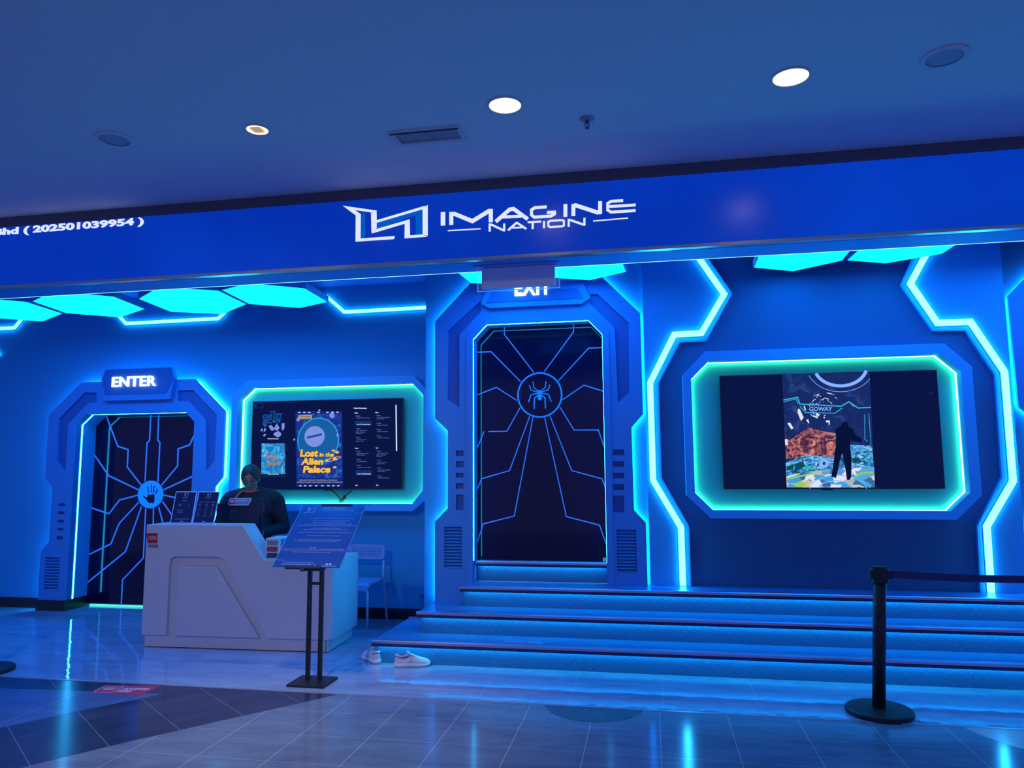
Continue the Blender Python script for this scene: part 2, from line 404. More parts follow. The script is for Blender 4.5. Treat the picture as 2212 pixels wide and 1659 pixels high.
# ================================================================== STAIRS
PLATE = plate_mat()
labels = ['lowest and widest blue stair step with aluminium nosing, just above the floor',
          'second stair step from the floor, left end set in behind the lowest',
          'third stair step, the long platform the right door pillar stands on',
          'short top step in the doorway under the black EXIT door']
specs = [(-2.283, 6.0, Z1, 0, 6.867, 6.3, -2.283), (-1.985, 6.275, Z2, Z1, 6.80, 6.3, -1.985), (-1.675, 6.545, Z3, Z2, 6.80, 6.3, -1.675), (-1.62, 6.855, Z4, Z3, 6.98, -.40, -1.62)]
for i, (xl, yr, zt, zb, yb, xr, _) in enumerate(specs):
    t = empty('stair_step', ((xl + xr) / 2, yr, zb), labels[i], 'step', 'lit steps of the staircase')
    th = .028; ov = .04 if i < 3 else .03
    mb = MB(); box(mb, (xl + .012, yr, zb), (xr, yr + .02, zt - th)); mb.build('riser', PLATE, t)
    mb = MB()
    if i < 3: box(mb, (xl + .012, yr + .02, zb), (xl + .03, yb - .02 if i == 0 else YX - .005, zt - th)); mb.build('side_panel', PLATE, t)
    yend = YX + .06 if i < 3 else yb
    mb = MB()
    if i == 0: prism(mb, [(xl, yr - ov + .01), (xr, yr - ov + .01), (xr, yend), (-2.125, yend), (-2.125, yb), (xl, yb)], zt - th, zt, axis='z')
    else: box(mb, (xl, yr - ov + .01, zt - th), (xr, yend, zt))
    mb.build("tread", TREAD, t)
    mb = MB()
    mbl = MB(); box(mbl, (xl - (.015 if i < 3 else 0), yr - ov - .008, zt - .047), (xr, yr - ov + .0, zt - .023)); mbl.build('lip', mat('dark_rubber_lip', (.01, .03, .12), .5), t)
    prof = [(yr - ov - .012, zt - .022), (yr - ov - .012, zt - .004), (yr - ov - .006, zt + .002), (yr - ov + .035, zt + .003), (yr - ov + .035, zt + .0005), (yr - ov + .001, zt + .0005), (yr - ov + .001, zt - .022)][::1]
    prism(mb, prof, xl - (.02 if i < 3 else 0), xr, axis='x'); mb.build('nosing', NOSE, t)
    mb = MB(); box(mb, (xl + .03, yr - .028, zt - th - .005), (xr - .02, yr - .018, zt - th - .001)); mb.build('led_strip', STEPL, t)
    if i == 0:
        mb = MB(); box(mb, (xl, yb - .006, zt), (-2.125, yb, zt + .012)); mb.build('edge_trim', NOSE, t)
# a slim printed strip on the lowest tread
mb = MB(); q = [atz(*p, Z1 + .001) for p in ((1084, 1387.2), (1176, 1391.5), (1168, 1386.6), (1090, 1383.8))]
for a, b, u0, u1 in ((.0, .22, 0, 1), (.4, .6, .0, .55), (.4, .55, .62, 1), (.78, 1, .05, .5), (.78, 1, .55, .97)):
    def qq(u, v): return (q[0] * (1 - u) + q[1] * u) * (1 - v) + (q[3] * (1 - u) + q[2] * u) * v
    V = [qq(u0, a), qq(u1, a), qq(u1, b), qq(u0, b)]; mb.add([*V, *[v + Vector((0, 0, .001)) for v in V]], [(4, 5, 6, 7), (0, 1, 5, 4), (1, 2, 6, 5), (2, 3, 7, 6), (3, 0, 4, 7), (3, 2, 1, 0)])
tag(mb.build('floor_marking', mat('pale_vinyl_marking', (.35, .5, .95), .4)), 'faint pale lettering strip stuck on the lowest stair tread', 'sticker')

# ================================================================== DOOR SURROUNDS
def louver(x0, x1, z0, z1, n, y, parent, name='vent_louver'):
    mb = MB(); h = (z1 - z0) / n
    for i in range(n):
        a = z0 + h * i
        # tilted slat
        mb.add([(x0, y + .002, a), (x1, y + .002, a), (x1, y + .016, a + h * .5), (x0, y + .016, a + h * .5),
                (x0, y + .006, a - h * .08), (x1, y + .006, a - h * .08), (x1, y + .02, a + h * .42), (x0, y + .02, a + h * .42)],
               [(0, 1, 2, 3), (7, 6, 5, 4), (4, 5, 1, 0), (3, 2, 6, 7), (0, 3, 7, 4), (1, 5, 6, 2)])
    return mb.build(name, PORT, parent)
def surround(root, outline, U, holes, yf, yw, ydoor, zb):
    """front plate with milled channels, core, halo light, tunnel"""
    out = outline; full = list(out)
    # outline runs left-bottom .. over the top .. right-bottom; close through the opening
    uu = [(p[0], max(p[1], zb)) for p in U]
    poly = list(out) + [(uu[-1][0], out[-1][1])] + list(reversed(uu[1:-1])) + [(uu[0][0], out[0][1])]
    th = .03
    mb = MB(); prism(mb, poly, yf, yf + th, holes=holes); a = mb.build('front_plate', PORT, root)
    inn = offset_path(out, -.045) if True else out
    # core behind the plate, set in so the halo light can escape
    poly2 = list(inn) + [(uu[-1][0], inn[-1][1])] + list(reversed(uu[1:-1])) + [(uu[0][0], inn[0][1])]
    mb = MB(); prism(mb, poly2, yf + th, yw); mb.build('back_plate', CHAN, root)
    halo = offset_path(out, -.03)
    mb = MB(); ribbon(mb, halo, .018, yw - .022, yw - .006); mb.build('halo_led', LEDH, root)
    # tunnel to the door
    G = grow(U, .058); T = [(G[0][0], zb)] + G[1:-1] + [(G[-1][0], zb)] + [(uu[-1][0], zb)] + list(reversed(uu[1:-1])) + [(uu[0][0], zb)]
    mb = MB(); prism(mb, T, yw, ydoor + .03); mb.build('jamb', PORT, root)
    return a
# ---- EXIT surround
oL = PX(c6((155, 1415), (155, 740), (265, 625)) + c5((265, 1540), (157, 1437), (157, 610), (450, 290)), YX)
oR = PX(c5((1590, 238), (1908, 540), (1932, 1400), (1833, 1515)) + c6((1855, 640), (1957, 750), (1972, 1285)), YX)
zt = 3.40
slope = (oL[6][1] - oL[5][1]) / (oL[6][0] - oL[5][0])
xl_ = oL[6][0] + (zt - oL[6][1]) / slope
sl2 = (oR[1][1] - oR[0][1]) / (oR[1][0] - oR[0][0]); xr_ = oR[0][0] + (zt - oR[0][1]) / sl2
outX = [(oL[0][0], Z2)] + oL[1:6] + [(xl_, zt), (xr_, zt)] + oR[1:6] + [(oR[6][0], Z3)]
chL = PX(c5((545, 435), (265, 690), (265, 1275), (365, 1345), (365, 725), (553, 520)), YX)
chR = PX(c5((1480, 375), (1545, 378), (1808, 620), (1815, 1215), (1718, 1300), (1690, 665), (1480, 460)), YX)
slots = []
for a, b in ((130, 178), (222, 275), (322, 362), (410, 458), (507, 640)): slots.append(PX(c6((335, b), (400, b), (400, a), (335, a)), YX))
for a, b in ((122, 172), (222, 270), (320, 368), (418, 468), (515, 660)): slots.append(PX(c6((1675, b), (1770, b), (1770, a), (1675, a)), YX))
def rect_of(p): xs = [q[0] for q in p]; zs = [q[1] for q in p]; return (sum(sorted(xs)[:2]) / 2, sum(sorted(xs)[2:]) / 2, sum(sorted(zs)[:2]) / 2, sum(sorted(zs)[2:]) / 2)
slots = [(lambda r_: [(r_[0], r_[2]), (r_[1], r_[2]), (r_[1], r_[3]), (r_[0], r_[3])])(rect_of(s)) for s in slots]
gL = rect_of(PX([(959.5, 1138), (998, 1138), (998, 1227.8), (959.5, 1227.8)], YX)); gR = rect_of(PX([(1331.8, 1144), (1374.5, 1144.5), (1376, 1238), (1333.5, 1237)], YX))
gh = [[(g[0], g[2]), (g[1], g[2]), (g[1], g[3]), (g[0], g[3])] for g in (gL, gR)]
rootX = empty('door_surround', ((XO[0][0] + XO[-1][0]) / 2, YX, Z2), 'tall angular blue door surround with halo light and EXIT sign plate', 'door frame', 'angular lit door surrounds')
surround(rootX, outX, XO, [chL, chR] + slots + gh, YX, YR, 6.93, Z2)
for g in (gL, gR): louver(g[0] + .001, g[1] - .001, g[2] + .003, g[3], 13, YX + .002, rootX)
# raised inner rim and LED line round the opening
rim = offset_path([(p[0], max(p[1], Z3)) for p in XO], .05)
mb = MB(); ribbon(mb, offset_path([(p[0], max(p[1], Z3 if i else Z3)) for i, p in enumerate(XO)], .032), .058, YX - .014, YX); mb.build('inner_rim', PORT, rootX)
ledp = offset_path(XO, -.0014); ledp[0] = (ledp[0][0], Z4 + .01); ledp[-1] = (ledp[-1][0], Z4 + .01)
mb = MB(); ribbon(mb, ledp, .0026, YX + .006, YX + .028); mb.build('led_line', LED, rootX)
# EXIT sign plate
sp = PX(c5((580, 370), (622, 500), (1408, 460), (1450, 335)), YX - .03)
spz0 = (sp[1][1] + sp[2][1]) / 2; zt2 = 3.30
plate = [(sp[0][0] - .03, zt2 - .15), (sp[1][0], spz0), (sp[2][0], spz0), (sp[3][0] + .03, zt2 - .15), (sp[3][0] - .03, zt2), (sp[0][0] + .03, zt2)]
mb = MB(); prism(mb, plate, YX - .05, YX); splate = mb.build('sign_plate', PORT, rootX)
ip = PX(c5((610, 355), (655, 450), (1378, 415), (1405, 330)), YX - .05); iz = (ip[1][1] + ip[2][1]) / 2
mb = MB(); prism(mb, [(ip[0][0] - .02, zt2 - .15), (ip[1][0], iz), (ip[2][0], iz), (ip[3][0] + .02, zt2 - .15), (ip[3][0] - .04, zt2 - .05), (ip[0][0] + .04, zt2 - .05)], YX - .056, YX - .05); mb.build('sign_inset', CHAN, splate)
ye = YX - .07
bl, br = aty(1111.5, 639.3, ye), aty(1190, 636, ye); hz = .165
mb = MB(); text_on(mb, 'EXIT', bl, Vector((br.x, ye, bl.z)), Vector((bl.x, ye, bl.z + hz)), thick=.014, bold=.03, spacing=1.06, lift=-.014)
mb.build('letters', WLET, splate)
# ---- the next surround, cut by the right edge of the picture
def deep_copy(o, parent=None, dx=0):
    n = o.copy(); C.objects.link(n); n.parent = parent
    if parent is None: n.location.x += dx
    for ch in [k for k in bpy.data.objects if k.parent == o and k is not n]: deep_copy(ch, n)
    return n
keep = ('front_plate', 'back_plate', 'halo_led', 'inner_rim', 'led_line')
rootY = rootX.copy(); C.objects.link(rootY); rootY.location.x += 5.02
for ch in [k for k in bpy.data.objects if k.parent == rootX and k.name.split('.')[0] in keep]:
    n = ch.copy(); C.objects.link(n); n.parent = rootY
rootY['label'] = 'sliver of another blue door surround cut off by the right edge'
# ---- ENTER surround
eL = PX([(81, 1304), (87.9, 1191.3), (106.2, 1170), (113, 1055.5), (98, 1034.7), (105.3, 896.4), (175.4, 826.2), (219, 824)], YE)
eR = PX([(377, 818.5), (419.7, 818.5), (485.2, 887), (480.5, 1028.5), (462.4, 1052)], YE)
cxE = (eL[3][0] + eR[4][0]) / 2
ztE = (eL[6][1] + eR[1][1]) / 2
zA = (eL[5][1] + eR[2][1]) / 2; zB = (eL[4][1] + eR[3][1]) / 2; zCc = (eL[3][1] + eR[4][1]) / 2
xo = (eL[5][0] + eL[4][0]) / 2; xoR = (eR[2][0] + eR[3][0]) / 2; xi = (eL[2][0] + eL[3][0]) / 2; xiR = eR[4][0]
outE = [(eL[0][0], 0), (eL[1][0], eL[1][1]), (xi, eL[2][1]), (xi, zCc), (xo, zB), (xo, zA), (eL[6][0], ztE), (eR[1][0], ztE), (xoR, zA), (xoR, zB), (xiR, zCc), (xiR, eL[2][1]), (xiR + (xi - eL[1][0]), eL[1][1]), (xiR + (xi - eL[1][0]), 0)]
outE[0] = (eL[1][0], 0)
chEL = PX([(126.5, 905), (182.7, 847.6), (208.7, 848.6), (208.7, 869.4), (190, 871), (147, 915), (141, 1020), (122.4, 997)], YE)
chER = PX([(384.8, 843.4), (416.6, 842.4), (468.6, 896), (463.4, 996), (445.7, 1017), (444.7, 907), (409, 867), (384.8, 866)], YE)
slE = []
for a, b, x0, x1 in ((1087.5, 1093.6, 126.5, 140.3), (1105, 1110.8, 125, 139.4), (1122.6, 1128.8, 124, 138.3), (1140.3, 1146, 123, 137.2), (1157.9, 1166, 122, 136)):
    slE.append(PX([(x0, b), (x1, b), (x1, a), (x0, a)], YE))
slE = [(lambda r_: [(r_[0], r_[2]), (r_[1], r_[2]), (r_[1], r_[3]), (r_[0], r_[3])])(rect_of(s)) for s in slE]
gE = rect_of(PX([(99.2, 1204), (130.8, 1204), (127.4, 1276), (95.7, 1276)], YE)); gE = (eL[1][0] + .07, gE[1] - .01, gE[2], gE[3])
ghE = [[(gE[0], gE[2]), (gE[1], gE[2]), (gE[1], gE[3]), (gE[0], gE[3])]]
rootE = empty('door_surround', ((EO[0][0] + EO[-1][0]) / 2, YE, 0), 'lower blue door surround at left topped by the lit ENTER sign', 'door frame', 'angular lit door surrounds')
surround(rootE, outE, EO, [chEL, chER] + slE + ghE, YE, YL, 7.93, 0)
louver(gE[0] + .001, gE[1] - .001, gE[2] + .003, gE[3], 11, YE + .002, rootE)
ledp = offset_path(EO, -.0014); ledp[0] = (ledp[0][0], .12); ledp[-1] = (ledp[-1][0], .12)
mb = MB(); ribbon(mb, ledp, .0026, YE + .11, YE + .13); mb.build('led_line', LED, rootE)
mb = MB(); box(mb, (outE[0][0] - .012, YE - .012, 0), (EO[0][0] + .0, YE - .0005, .118)); box(mb, (EO[0][0], YE - .012, 0), (EO[0][0] + .012, 7.9, .118)); mb.build('skirting', BASEB, rootE)
ys = YE - .06
sp = PX([(219, 819.5), (223.2, 865.3), (366.7, 862.8), (376.5, 813.3), (369.8, 793.5), (228.9, 797.7)], ys)
zb_ = (sp[1][1] + sp[2][1]) / 2; zm = (sp[0][1] + sp[3][1]) / 2; zu = (sp[4][1] + sp[5][1]) / 2
mb = MB(); prism(mb, [(sp[0][0], zm), (sp[1][0], zb_), (sp[2][0], zb_), (sp[3][0], zm), (sp[4][0], zu), (sp[5][0], zu)], ys, YE); sE = mb.build('sign_plate', PORT, rootE)
ip = PX([(220.5, 822), (227.4, 852.4), (358.8, 849.7), (375.5, 812), (369.3, 795), (229.4, 799)], ys)
zb_ = (ip[1][1] + ip[2][1]) / 2
mb = MB(); prism(mb, [(ip[0][0], zm - .01), (ip[1][0], zb_), (ip[2][0], zb_), (ip[3][0], zm - .01), (ip[4][0], zu - .004), (ip[5][0], zu - .004)], ys - .007, ys); mb.build('sign_inset', CHAN, sE)
ye = ys - .03
bl, br, tl = aty(240.5, 836, ye), aty(335.5, 834, ye), aty(240.5, 814.3, ye)
mb = MB(); text_on(mb, 'ENTER', bl, Vector((br.x, ye, bl.z)), Vector((bl.x, ye, tl.z)), thick=.014, bold=.022, spacing=1.06, lift=-.014); mb.build('letters', WLET, sE)

# ================================================================== DOORS
YD = 7.91
mb = MB(); prism(mb, [(EO[0][0] - .04, .03), (EO[-1][0] + .04, .03), (EO[-1][0] + .04, ez2 + .05), (EO[0][0] - .04, ez2 + .05)], YD, YD + .02); dE = struct('door_1', mb, BLK)
yl = YD - .002
paths = [c7((815, 570), (935, 885), (1043, 920), (1033, 1100), (1180, 1290)), c7((1278, 552), (1265, 825), (1238, 850), (1218, 1250)), c7((1360, 550), (1350, 820), (1372, 845), (1352, 1255)),
         c7((1730, 765), (1682, 870), (1562, 912), (1555, 1090), (1388, 1290)), c7((688, 970), (840, 1190), (1150, 1338)), c7((1716, 1195), (1408, 1338)),
         c8((865, 105), (1118, 190), (1265, 0)) + c7((1143, 1393)), c7((1410, 1392), (1560, 1425), (1700, 1520)), c8((825, 760), (1145, 605), (1258, 325), (1530, 30)),
         c8((800, 1155), (1345, 712), (1567, 90)), c8((1287, 1430), (1307, 1098), (1592, 800), (1625, 115)), [(331.6, 1097), (330.4, 1150), (328, 1205), (370, 1250)], [(342.5, 1095), (360, 1160), (395, 1190)], [(350.6, 1083), (380, 1125), (412, 1150)]]
fix = []
mb = MB()
for p in paths: ribbon(mb, PX(p, yl), .017, yl, YD)
mb.build('circuit_lines', LINE, dE)
c0, = PX([(325.1, 1068)], yl); rr = (PX([(352.6, 1068)], yl)[0][0] - PX([(297.6, 1068)], yl)[0][0]) / 2; rz = (PX([(325, 1038)], yl)[0][1] - PX([(325, 1098)], yl)[0][1]) / 2
mb = MB(); prism(mb, circ(c0[0], c0[1], rr, rz, 48), yl - .001, YD); em = mb.build('emblem_disc', EMB, dE)
mb = MB(); yh = yl - .002
prism(mb, PX(c7((1250, 1382), (1275, 1390), (1300, 1378), (1318, 1392), (1315, 1460), (1300, 1478), (1278, 1470), (1262, 1478), (1240, 1455), (1218, 1428), (1190, 1402), (1205, 1400), (1232, 1420), (1246, 1405)), yh), yh, yl - .001)
for pth, w in ((c7((1247, 1308), (1250, 1325)), 9), (c7((1250, 1330), (1252, 1348)), 8), (c7((1252, 1353), (1254, 1370)), 9), (c7((1285, 1288), (1285, 1306)), 10), (c7((1285, 1311), (1284, 1332)), 9), (c7((1284, 1337), (1283, 1360)), 10),
               (c7((1314, 1297), (1311, 1318)), 10), (c7((1311, 1323), (1305, 1365)), 9), (c7((1345, 1328), (1340, 1345)), 9), (c7((1339, 1350), (1328, 1375)), 9)):
    ribbon(mb, PX(pth, yh), 1.7 * w / 4.809 * YD / F, yh, yl - .001)
mb.build('hand_print', BLK, em)
mb = MB(); box(mb, (EO[0][0] + .05, YD - .01, .004), (EO[-1][0] - .1, YD + .02, .016)); mb.build('light_gap', emat('green_light_gap', (.1, 1.2, .7), 1), dE)

YD = 6.92; yl = YD - .002
mb = MB(); prism(mb, [(XO[0][0] - .04, Z4), (XO[-1][0] + .04, Z4), (XO[-1][0] + .04, XZ2 + .05), (XO[0][0] - .04, XZ2 + .05)], YD, YD + .02); dX = struct('door_2', mb, BLK)
paths = [c5((750, 655), (748, 720), (1000, 1045)), c5((1340, 630), (1338, 700), (1088, 1040)), c5((505, 873), (635, 868), (888, 1125)), c5((1583, 832), (1467, 838), (1210, 1115)),
         c5((508, 1240), (680, 1172), (857, 1285)), c5((1592, 1205), (1427, 1153), (1245, 1278)), c5((883, 1345), (770, 1547), (612, 1549)), c5((575, 1548), (508, 1710)),
         c5((1222, 1340), (1342, 1536), (1550, 1536), (1603, 1690)), c5((965, 1418)) + c6((793, 302), (553, 372), (508, 488)), c5((993, 1425)) + c6((833, 690), (567, 757), (510, 940)),
         c5((1092, 1430)) + c6((1277, 695), (1560, 768), (1622, 940)), c5((1137, 1415)) + c6((1323, 302), (1580, 372), (1612, 450))]
mb = MB()
for p in paths: ribbon(mb, PX(p, yl), .0095, yl, YD)
mb.build('circuit_lines', LINE, dX)
c0, = PX([(1165.8, 853.2)], yl); R0 = 47.8 * 6.92 / F * 1.012
mb = MB(); ribbon(mb, circ(c0[0], c0[1], R0, R0, 56), .014, yl - .001, YD, closed=True); em = mb.build('emblem_ring', EMB, dX)
# a plain spider: round head, oval body, eight evenly bent legs
mb = MB(); u = R0 / 100
prism(mb, circ(c0[0], c0[1] + 14 * u, 9 * u, 8 * u, 18), yl - .001, YD); prism(mb, circ(c0[0], c0[1] - 8 * u, 10 * u, 17 * u, 24), yl - .001, YD)
for s in (-1, 1):
    for (a, b, c_, e) in (((6, 18), (26, 34), (30, 62), 4), ((8, 13), (38, 22), (48, 46), 4), ((8, 8), (40, 2), (52, -32), 4.5), ((6, 2), (24, -14), (26, -62), 5)):
        ribbon(mb, [(c0[0] + s * a[0] * u, c0[1] + a[1] * u), (c0[0] + s * b[0] * u, c0[1] + b[1] * u), (c0[0] + s * c_[0] * u, c0[1] + c_[1] * u)], e * u, yl - .001, YD)
mb.build('spider_mark', EMB, em)
p = aty(1306, 1211, YD - .03); mb = MB(); box(mb, (p.x - .016, YD - .05, Z4 + .003), (p.x + .016, YD - .01, Z4 + .04)); mb.build('floor_latch', mat('brushed_steel', (.6, .62, .7), .3, metal=.8), dX, bevel=.003)

# ================================================================== WALL NEONS
def neon(pxs, y, w, label, m=LED, band=None, group='neon strips along the upper left wall', name='neon_strip'):
    q = PX(pxs, y - .012)
    r0 = empty(name, (sum(p[0] for p in q) / len(q), y, min(p[1] for p in q)), label, 'neon light', group)
    mb = MB(); ribbon(mb, q, w, y - .018, y - .006); mb.build('light_line', m, r0)
    mb = MB(); ribbon(mb, q, w + .012, y - .006, y - .0003); mb.build('channel', PORT, r0)
    return r0
neon([(-60, 712), (0, 709.5), (31, 708), (49, 687), (62, 672)], YL, .034, 'short cyan neon strip at the far left edge of the wall')
neon([(252, 676), (261, 686.7), (272, 698.9), (471.4, 688), (479.7, 680.4), (488, 672)], YL, .034, 'long flat cyan neon strip under the middle hexagon lamps')
neon([(705, 640), (714, 648), (743.9, 674), (925, 664)], YL, .034, 'cyan neon strip running into the corner above the left screen')
neon([(-70, 738), (-2.5, 765)], YL, .03, 'end of a cyan neon strip just touching the left edge')
stL = cR((300, 60), (350, 160), (490, 360), (360, 583), (203, 592), (65, 868), (82, 1430)) + [(1471, 1139), (1475.5, 1265)]
bdL = cR((360, 60), (402, 160), (537, 355), (388, 630), (237, 637), (115, 870), (132, 1415)) + [(1489, 1137), (1493.3, 1266)]
stR = cR((1680, 70), (1640, 150), (1560, 300), (1715, 525), (1905, 518), (2100, 805), (2150, 1433)) + [(2132, 1137), (2141.6, 1280)]
bdR = cR((1600, 70), (1570, 150), (1500, 310), (1685, 572), (1875, 570), (2045, 825), (2085, 1410)) + [(2111, 1137), (2117.9, 1280)]
neon(stL, YR - .035, .05, 'tall zigzag neon line on the wall left of the right screen', group='zigzag neon lines beside the right screen')
neon(stR, YR - .035, .05, 'tall zigzag neon line on the wall right of the right screen', group='zigzag neon lines beside the right screen')
# raised outer wall layer whose inner edge follows the neon lines
pl = PX(bdL, YR - .035); pr = PX(bdR, YR - .035)
PANEL = mat('raised_panel_paint', (.03, .46, .8), .5)
x918 = -2.116
xin = outX[-1][0]
polyP = [(-.02, 3.66)] + [(pl[0][0], 3.66)] + pl[1:] ; polyP = polyP[:1] + [(pl[0][0], 3.66)] + pl[1:-1] + [(pl[-1][0], Z3), (-.1, Z3), (-.1, 2.9), (-.6, 3.5), (-.6, 3.66)]
mb = MB(); prism(mb, [(pl[0][0], 3.66)] + pl[1:-1] + [(pl[-1][0], Z3), (-.02, Z3), (-.02, 3.66)], YR - .035, YR); tag(mb.build('wall_panel', PANEL), 'raised blue wall panel between the EXIT surround and the dark screen bay', 'wall panel', 'raised wall panels')
mb = MB(); prism(mb, [(pr[0][0], 3.66)] + pr[1:-1] + [(pr[-1][0], Z3), (3.0, Z3), (3.0, 3.66)], YR - .035, YR); tag(mb.build('wall_panel', PANEL), 'raised blue wall panel to the right of the dark screen bay', 'wall panel', 'raised wall panels')

# ================================================================== SCREENS
def screen_frame(outer, inner, yf, yw, label, name='screen_frame'):
    xs = [p[0] for p in outer]; zs = [p[1] for p in outer]
    root = empty(name, ((min(xs) + max(xs)) / 2, yf, min(zs)), label, 'screen frame', 'octagonal lit screen frames')
    mb = MB(); prism(mb, outer, yf, yw - .0005, holes=[inner]); mb.build('frame', FRAME, root)
    ins = offset_path(inner, -.001, True)
    area = sum(inner[i][0] * inner[(i + 1) % len(inner)][1] - inner[(i + 1) % len(inner)][0] * inner[i][1] for i in range(len(inner)))
    sg = 1 if area > 0 else -1
    yb = yw - .02
    mb = MB(); prism(mb, inner, yb, yw - .001); mb.build('back_panel', RECESS, root)
    mb = MB(); ribbon(mb, offset_path(inner, sg * .0016, True), .003, yb - .024, yb - .0005, closed=True); mb.build('led_strip', LEDG, root)
    return root, yb
oTL = PX(cT((55, 335), (215, 157), (1978, 102), (2098, 222)), 7.54)
z_lo = aty(*cT((1995, 1543))[0], 7.54).z; z_lc = aty(*cT((2098, 1420))[0], 7.54).z
xa, xb = oTL[0][0], oTL[3][0] + .02; zu = (oTL[1][1] + oTL[2][1]) / 2; zc_ = (oTL[0][1] + oTL[3][1]) / 2; chf = zu - zc_
outerL = [(xa, z_lc), (xa, zc_), (oTL[1][0], zu), (oTL[2][0] + .0, zu), (xb, zc_), (xb, z_lc), (oTL[2][0], z_lo), (oTL[1][0], z_lo)]
iT = PX([(514.4, 863.3), (541, 837.2), (890.3, 827.8), (914.6, 853.1), (915.1, 1058.9), (889.3, 1089.3)], 7.54)
izt = (iT[1][1] + iT[2][1]) / 2; izc = (iT[0][1] + iT[3][1]) / 2; izb = iT[5][1]; izd = iT[4][1]
innerL = [(iT[0][0], izd), (iT[0][0], izc), (iT[1][0], izt), (iT[2][0], izt), (iT[3][0], izc), (iT[3][0], izd), (iT[5][0], izb), (iT[1][0], izb)]
fL, ybL = screen_frame(outerL, innerL, 7.54, YL, 'blue octagonal frame with green glowing recess round the left screen')
oT = PX(cR((250, 828), (378, 692), (1760, 638), (1922, 772), (1962, 1515), (1820, 1655), (415, 1648), (275, 1515)), 6.66)
def sym(o):  # square up: o = [l-up, t-l, t-r, r-up, r-lo, b-r, b-l, l-lo]
    xl = (o[0][0] + o[7][0]) / 2; xr = (o[3][0] + o[4][0]) / 2; zt_ = (o[1][1] + o[2][1]) / 2; zb = (o[5][1] + o[6][1]) / 2
    zuc = (o[0][1] + o[3][1]) / 2; zlc = (o[7][1] + o[4][1]) / 2
    return [(xl, zlc), (xl, zuc), ((o[1][0] + o[6][0]) / 2, zt_), ((o[2][0] + o[5][0]) / 2, zt_), (xr, zuc), (xr, zlc), ((o[2][0] + o[5][0]) / 2, zb), ((o[1][0] + o[6][0]) / 2, zb)]
outerR = sym(oT)
iT = PX(cR((300, 845), (397, 746), (1735, 702), (1858, 802), (1898, 1500), (1785, 1608), (430, 1601), (323, 1497)), 6.66)
innerR = sym(iT)
fR, ybR = screen_frame(outerR, innerR, 6.66, YR, 'blue octagonal frame with green glowing recess round the right screen')

# ---- left television
yt = 7.60
def q4(pts, y): return [aty(*p, y) for p in pts]
tvp = PX(cT((275, 380), (1868, 340), (1880, 1312)) , yt)
tx0, tx1, tz1, tz0 = tvp[0][0], tvp[1][0] + .0, (tvp[0][1] + tvp[1][1]) / 2, tvp[2][1]
tv = empty('television', ((tx0 + tx1) / 2, yt, tz0), 'left wall screen showing film posters and a show schedule', 'television', 'wall mounted television screens')
mb = MB(); box(mb, (tx0, yt, tz0), (tx1, yt + .045, tz1)); mb.build('housing', METB, tv, bevel=.003)
mb = MB(); box(mb, (tx0 + .3, yt + .045, tz0 + .3), (tx1 - .3, ybL, tz1 - .3)); mb.build('wall_mount', METB, tv)
mb = MB(); box(mb, (tx0 + .008, yt - .001, tz0 + .02), (tx1 - .008, yt, tz1 - .008)); scr = mb.build('screen', SCR, tv)
mb = MB(); c_ = aty(708, 1060, yt); box(mb, (c_.x - .05, yt - .004, tz0 - .008), (c_.x + .05, yt + .01, tz0 + .004)); mb.build('sensor_bar', METB, tv)
def rectpx(mb, f_, x0, y0, x1, y1, y, th=.001):
    p = PX(f_((x0, y1), (x1, y1), (x1, y0), (x0, y0)), y); return prism(mb, p, y - th, y)
def txt(mb, f_, body, x0, y0, x1, y1, y, bold=.0, shear=0, dy=0, lift=.001, spacing=1.0):
    """text with px box; dy = drop of the right end relative to the left"""
    bl, br = f_((x0, y1), (x1, y1 + dy)); tl, = f_((x0, y0)); BL = aty(*bl, y); BR = aty(*br, y); TL = aty(*tl, y); TL.x = BL.x
    return text_on(mb, body, BL, BR, TL, thick=.0006, bold=bold, shear=shear, lift=lift, spacing=spacing)
ysn = yt - .0012
def scr_part(name, build, m, parent=scr):
    mb = MB(); build(mb); return mb.build(name, m, parent)
def glow(name, c): return emat(name, c, 1)
lav = glow('screen_lavender', (.17, .24, .62)); wht = glow('screen_white', (.6, .7, 1.0)); dimw = glow('screen_dim_white', (.12, .17, .48)); gold = glow('screen_gold', (.78, .44, .045)); golde = glow('screen_gold_edge', (.02, .01, .06))
tealt = glow('screen_teal_title', (.006, .09, .35)); navy = glow('screen_navy', (.003, .014, .16)); tag_c = glow('screen_tan', (.45, .3, .12))
# first poster
def b(mb):
    txt(mb, cT, 'THE', 452, 480, 515, 503, ysn, .02, .15); txt(mb, cT, 'STAR CITY', 378, 520, 590, 568, ysn, .03, .3, dy=-18); txt(mb, cT, 'ESCAPE', 380, 572, 578, 620, ysn, .03, .3, dy=-18)
    prism(mb, PX(cT((378, 622), (430, 620), (408, 655)), ysn), ysn - .001, ysn)
scr_part('poster_title', b, tealt)
def b(mb):
    for poly in (((500, 665), (530, 610), (560, 660), (540, 685), (515, 685)), ((500, 715), (545, 690), (580, 720), (565, 750), (540, 760), (495, 735)), ((583, 612), (612, 610), (610, 665), (590, 690), (580, 660)),
                 ((440, 640), (470, 628), (500, 660), (495, 690), (470, 688), (455, 660)), ((360, 680), (375, 660), (382, 690), (362, 698)), ((395, 662), (415, 668), (412, 690), (390, 705)), ((380, 745), (400, 722), (418, 728), (400, 752))):
        prism(mb, PX(cT(*poly), ysn), ysn - .001, ysn)
scr_part('poster_shapes', b, lav)
scr_part('poster_caption', lambda mb: txt(mb, cT, 'The Star City Escape', 430, 768, 548, 783, ysn, .02), wht)
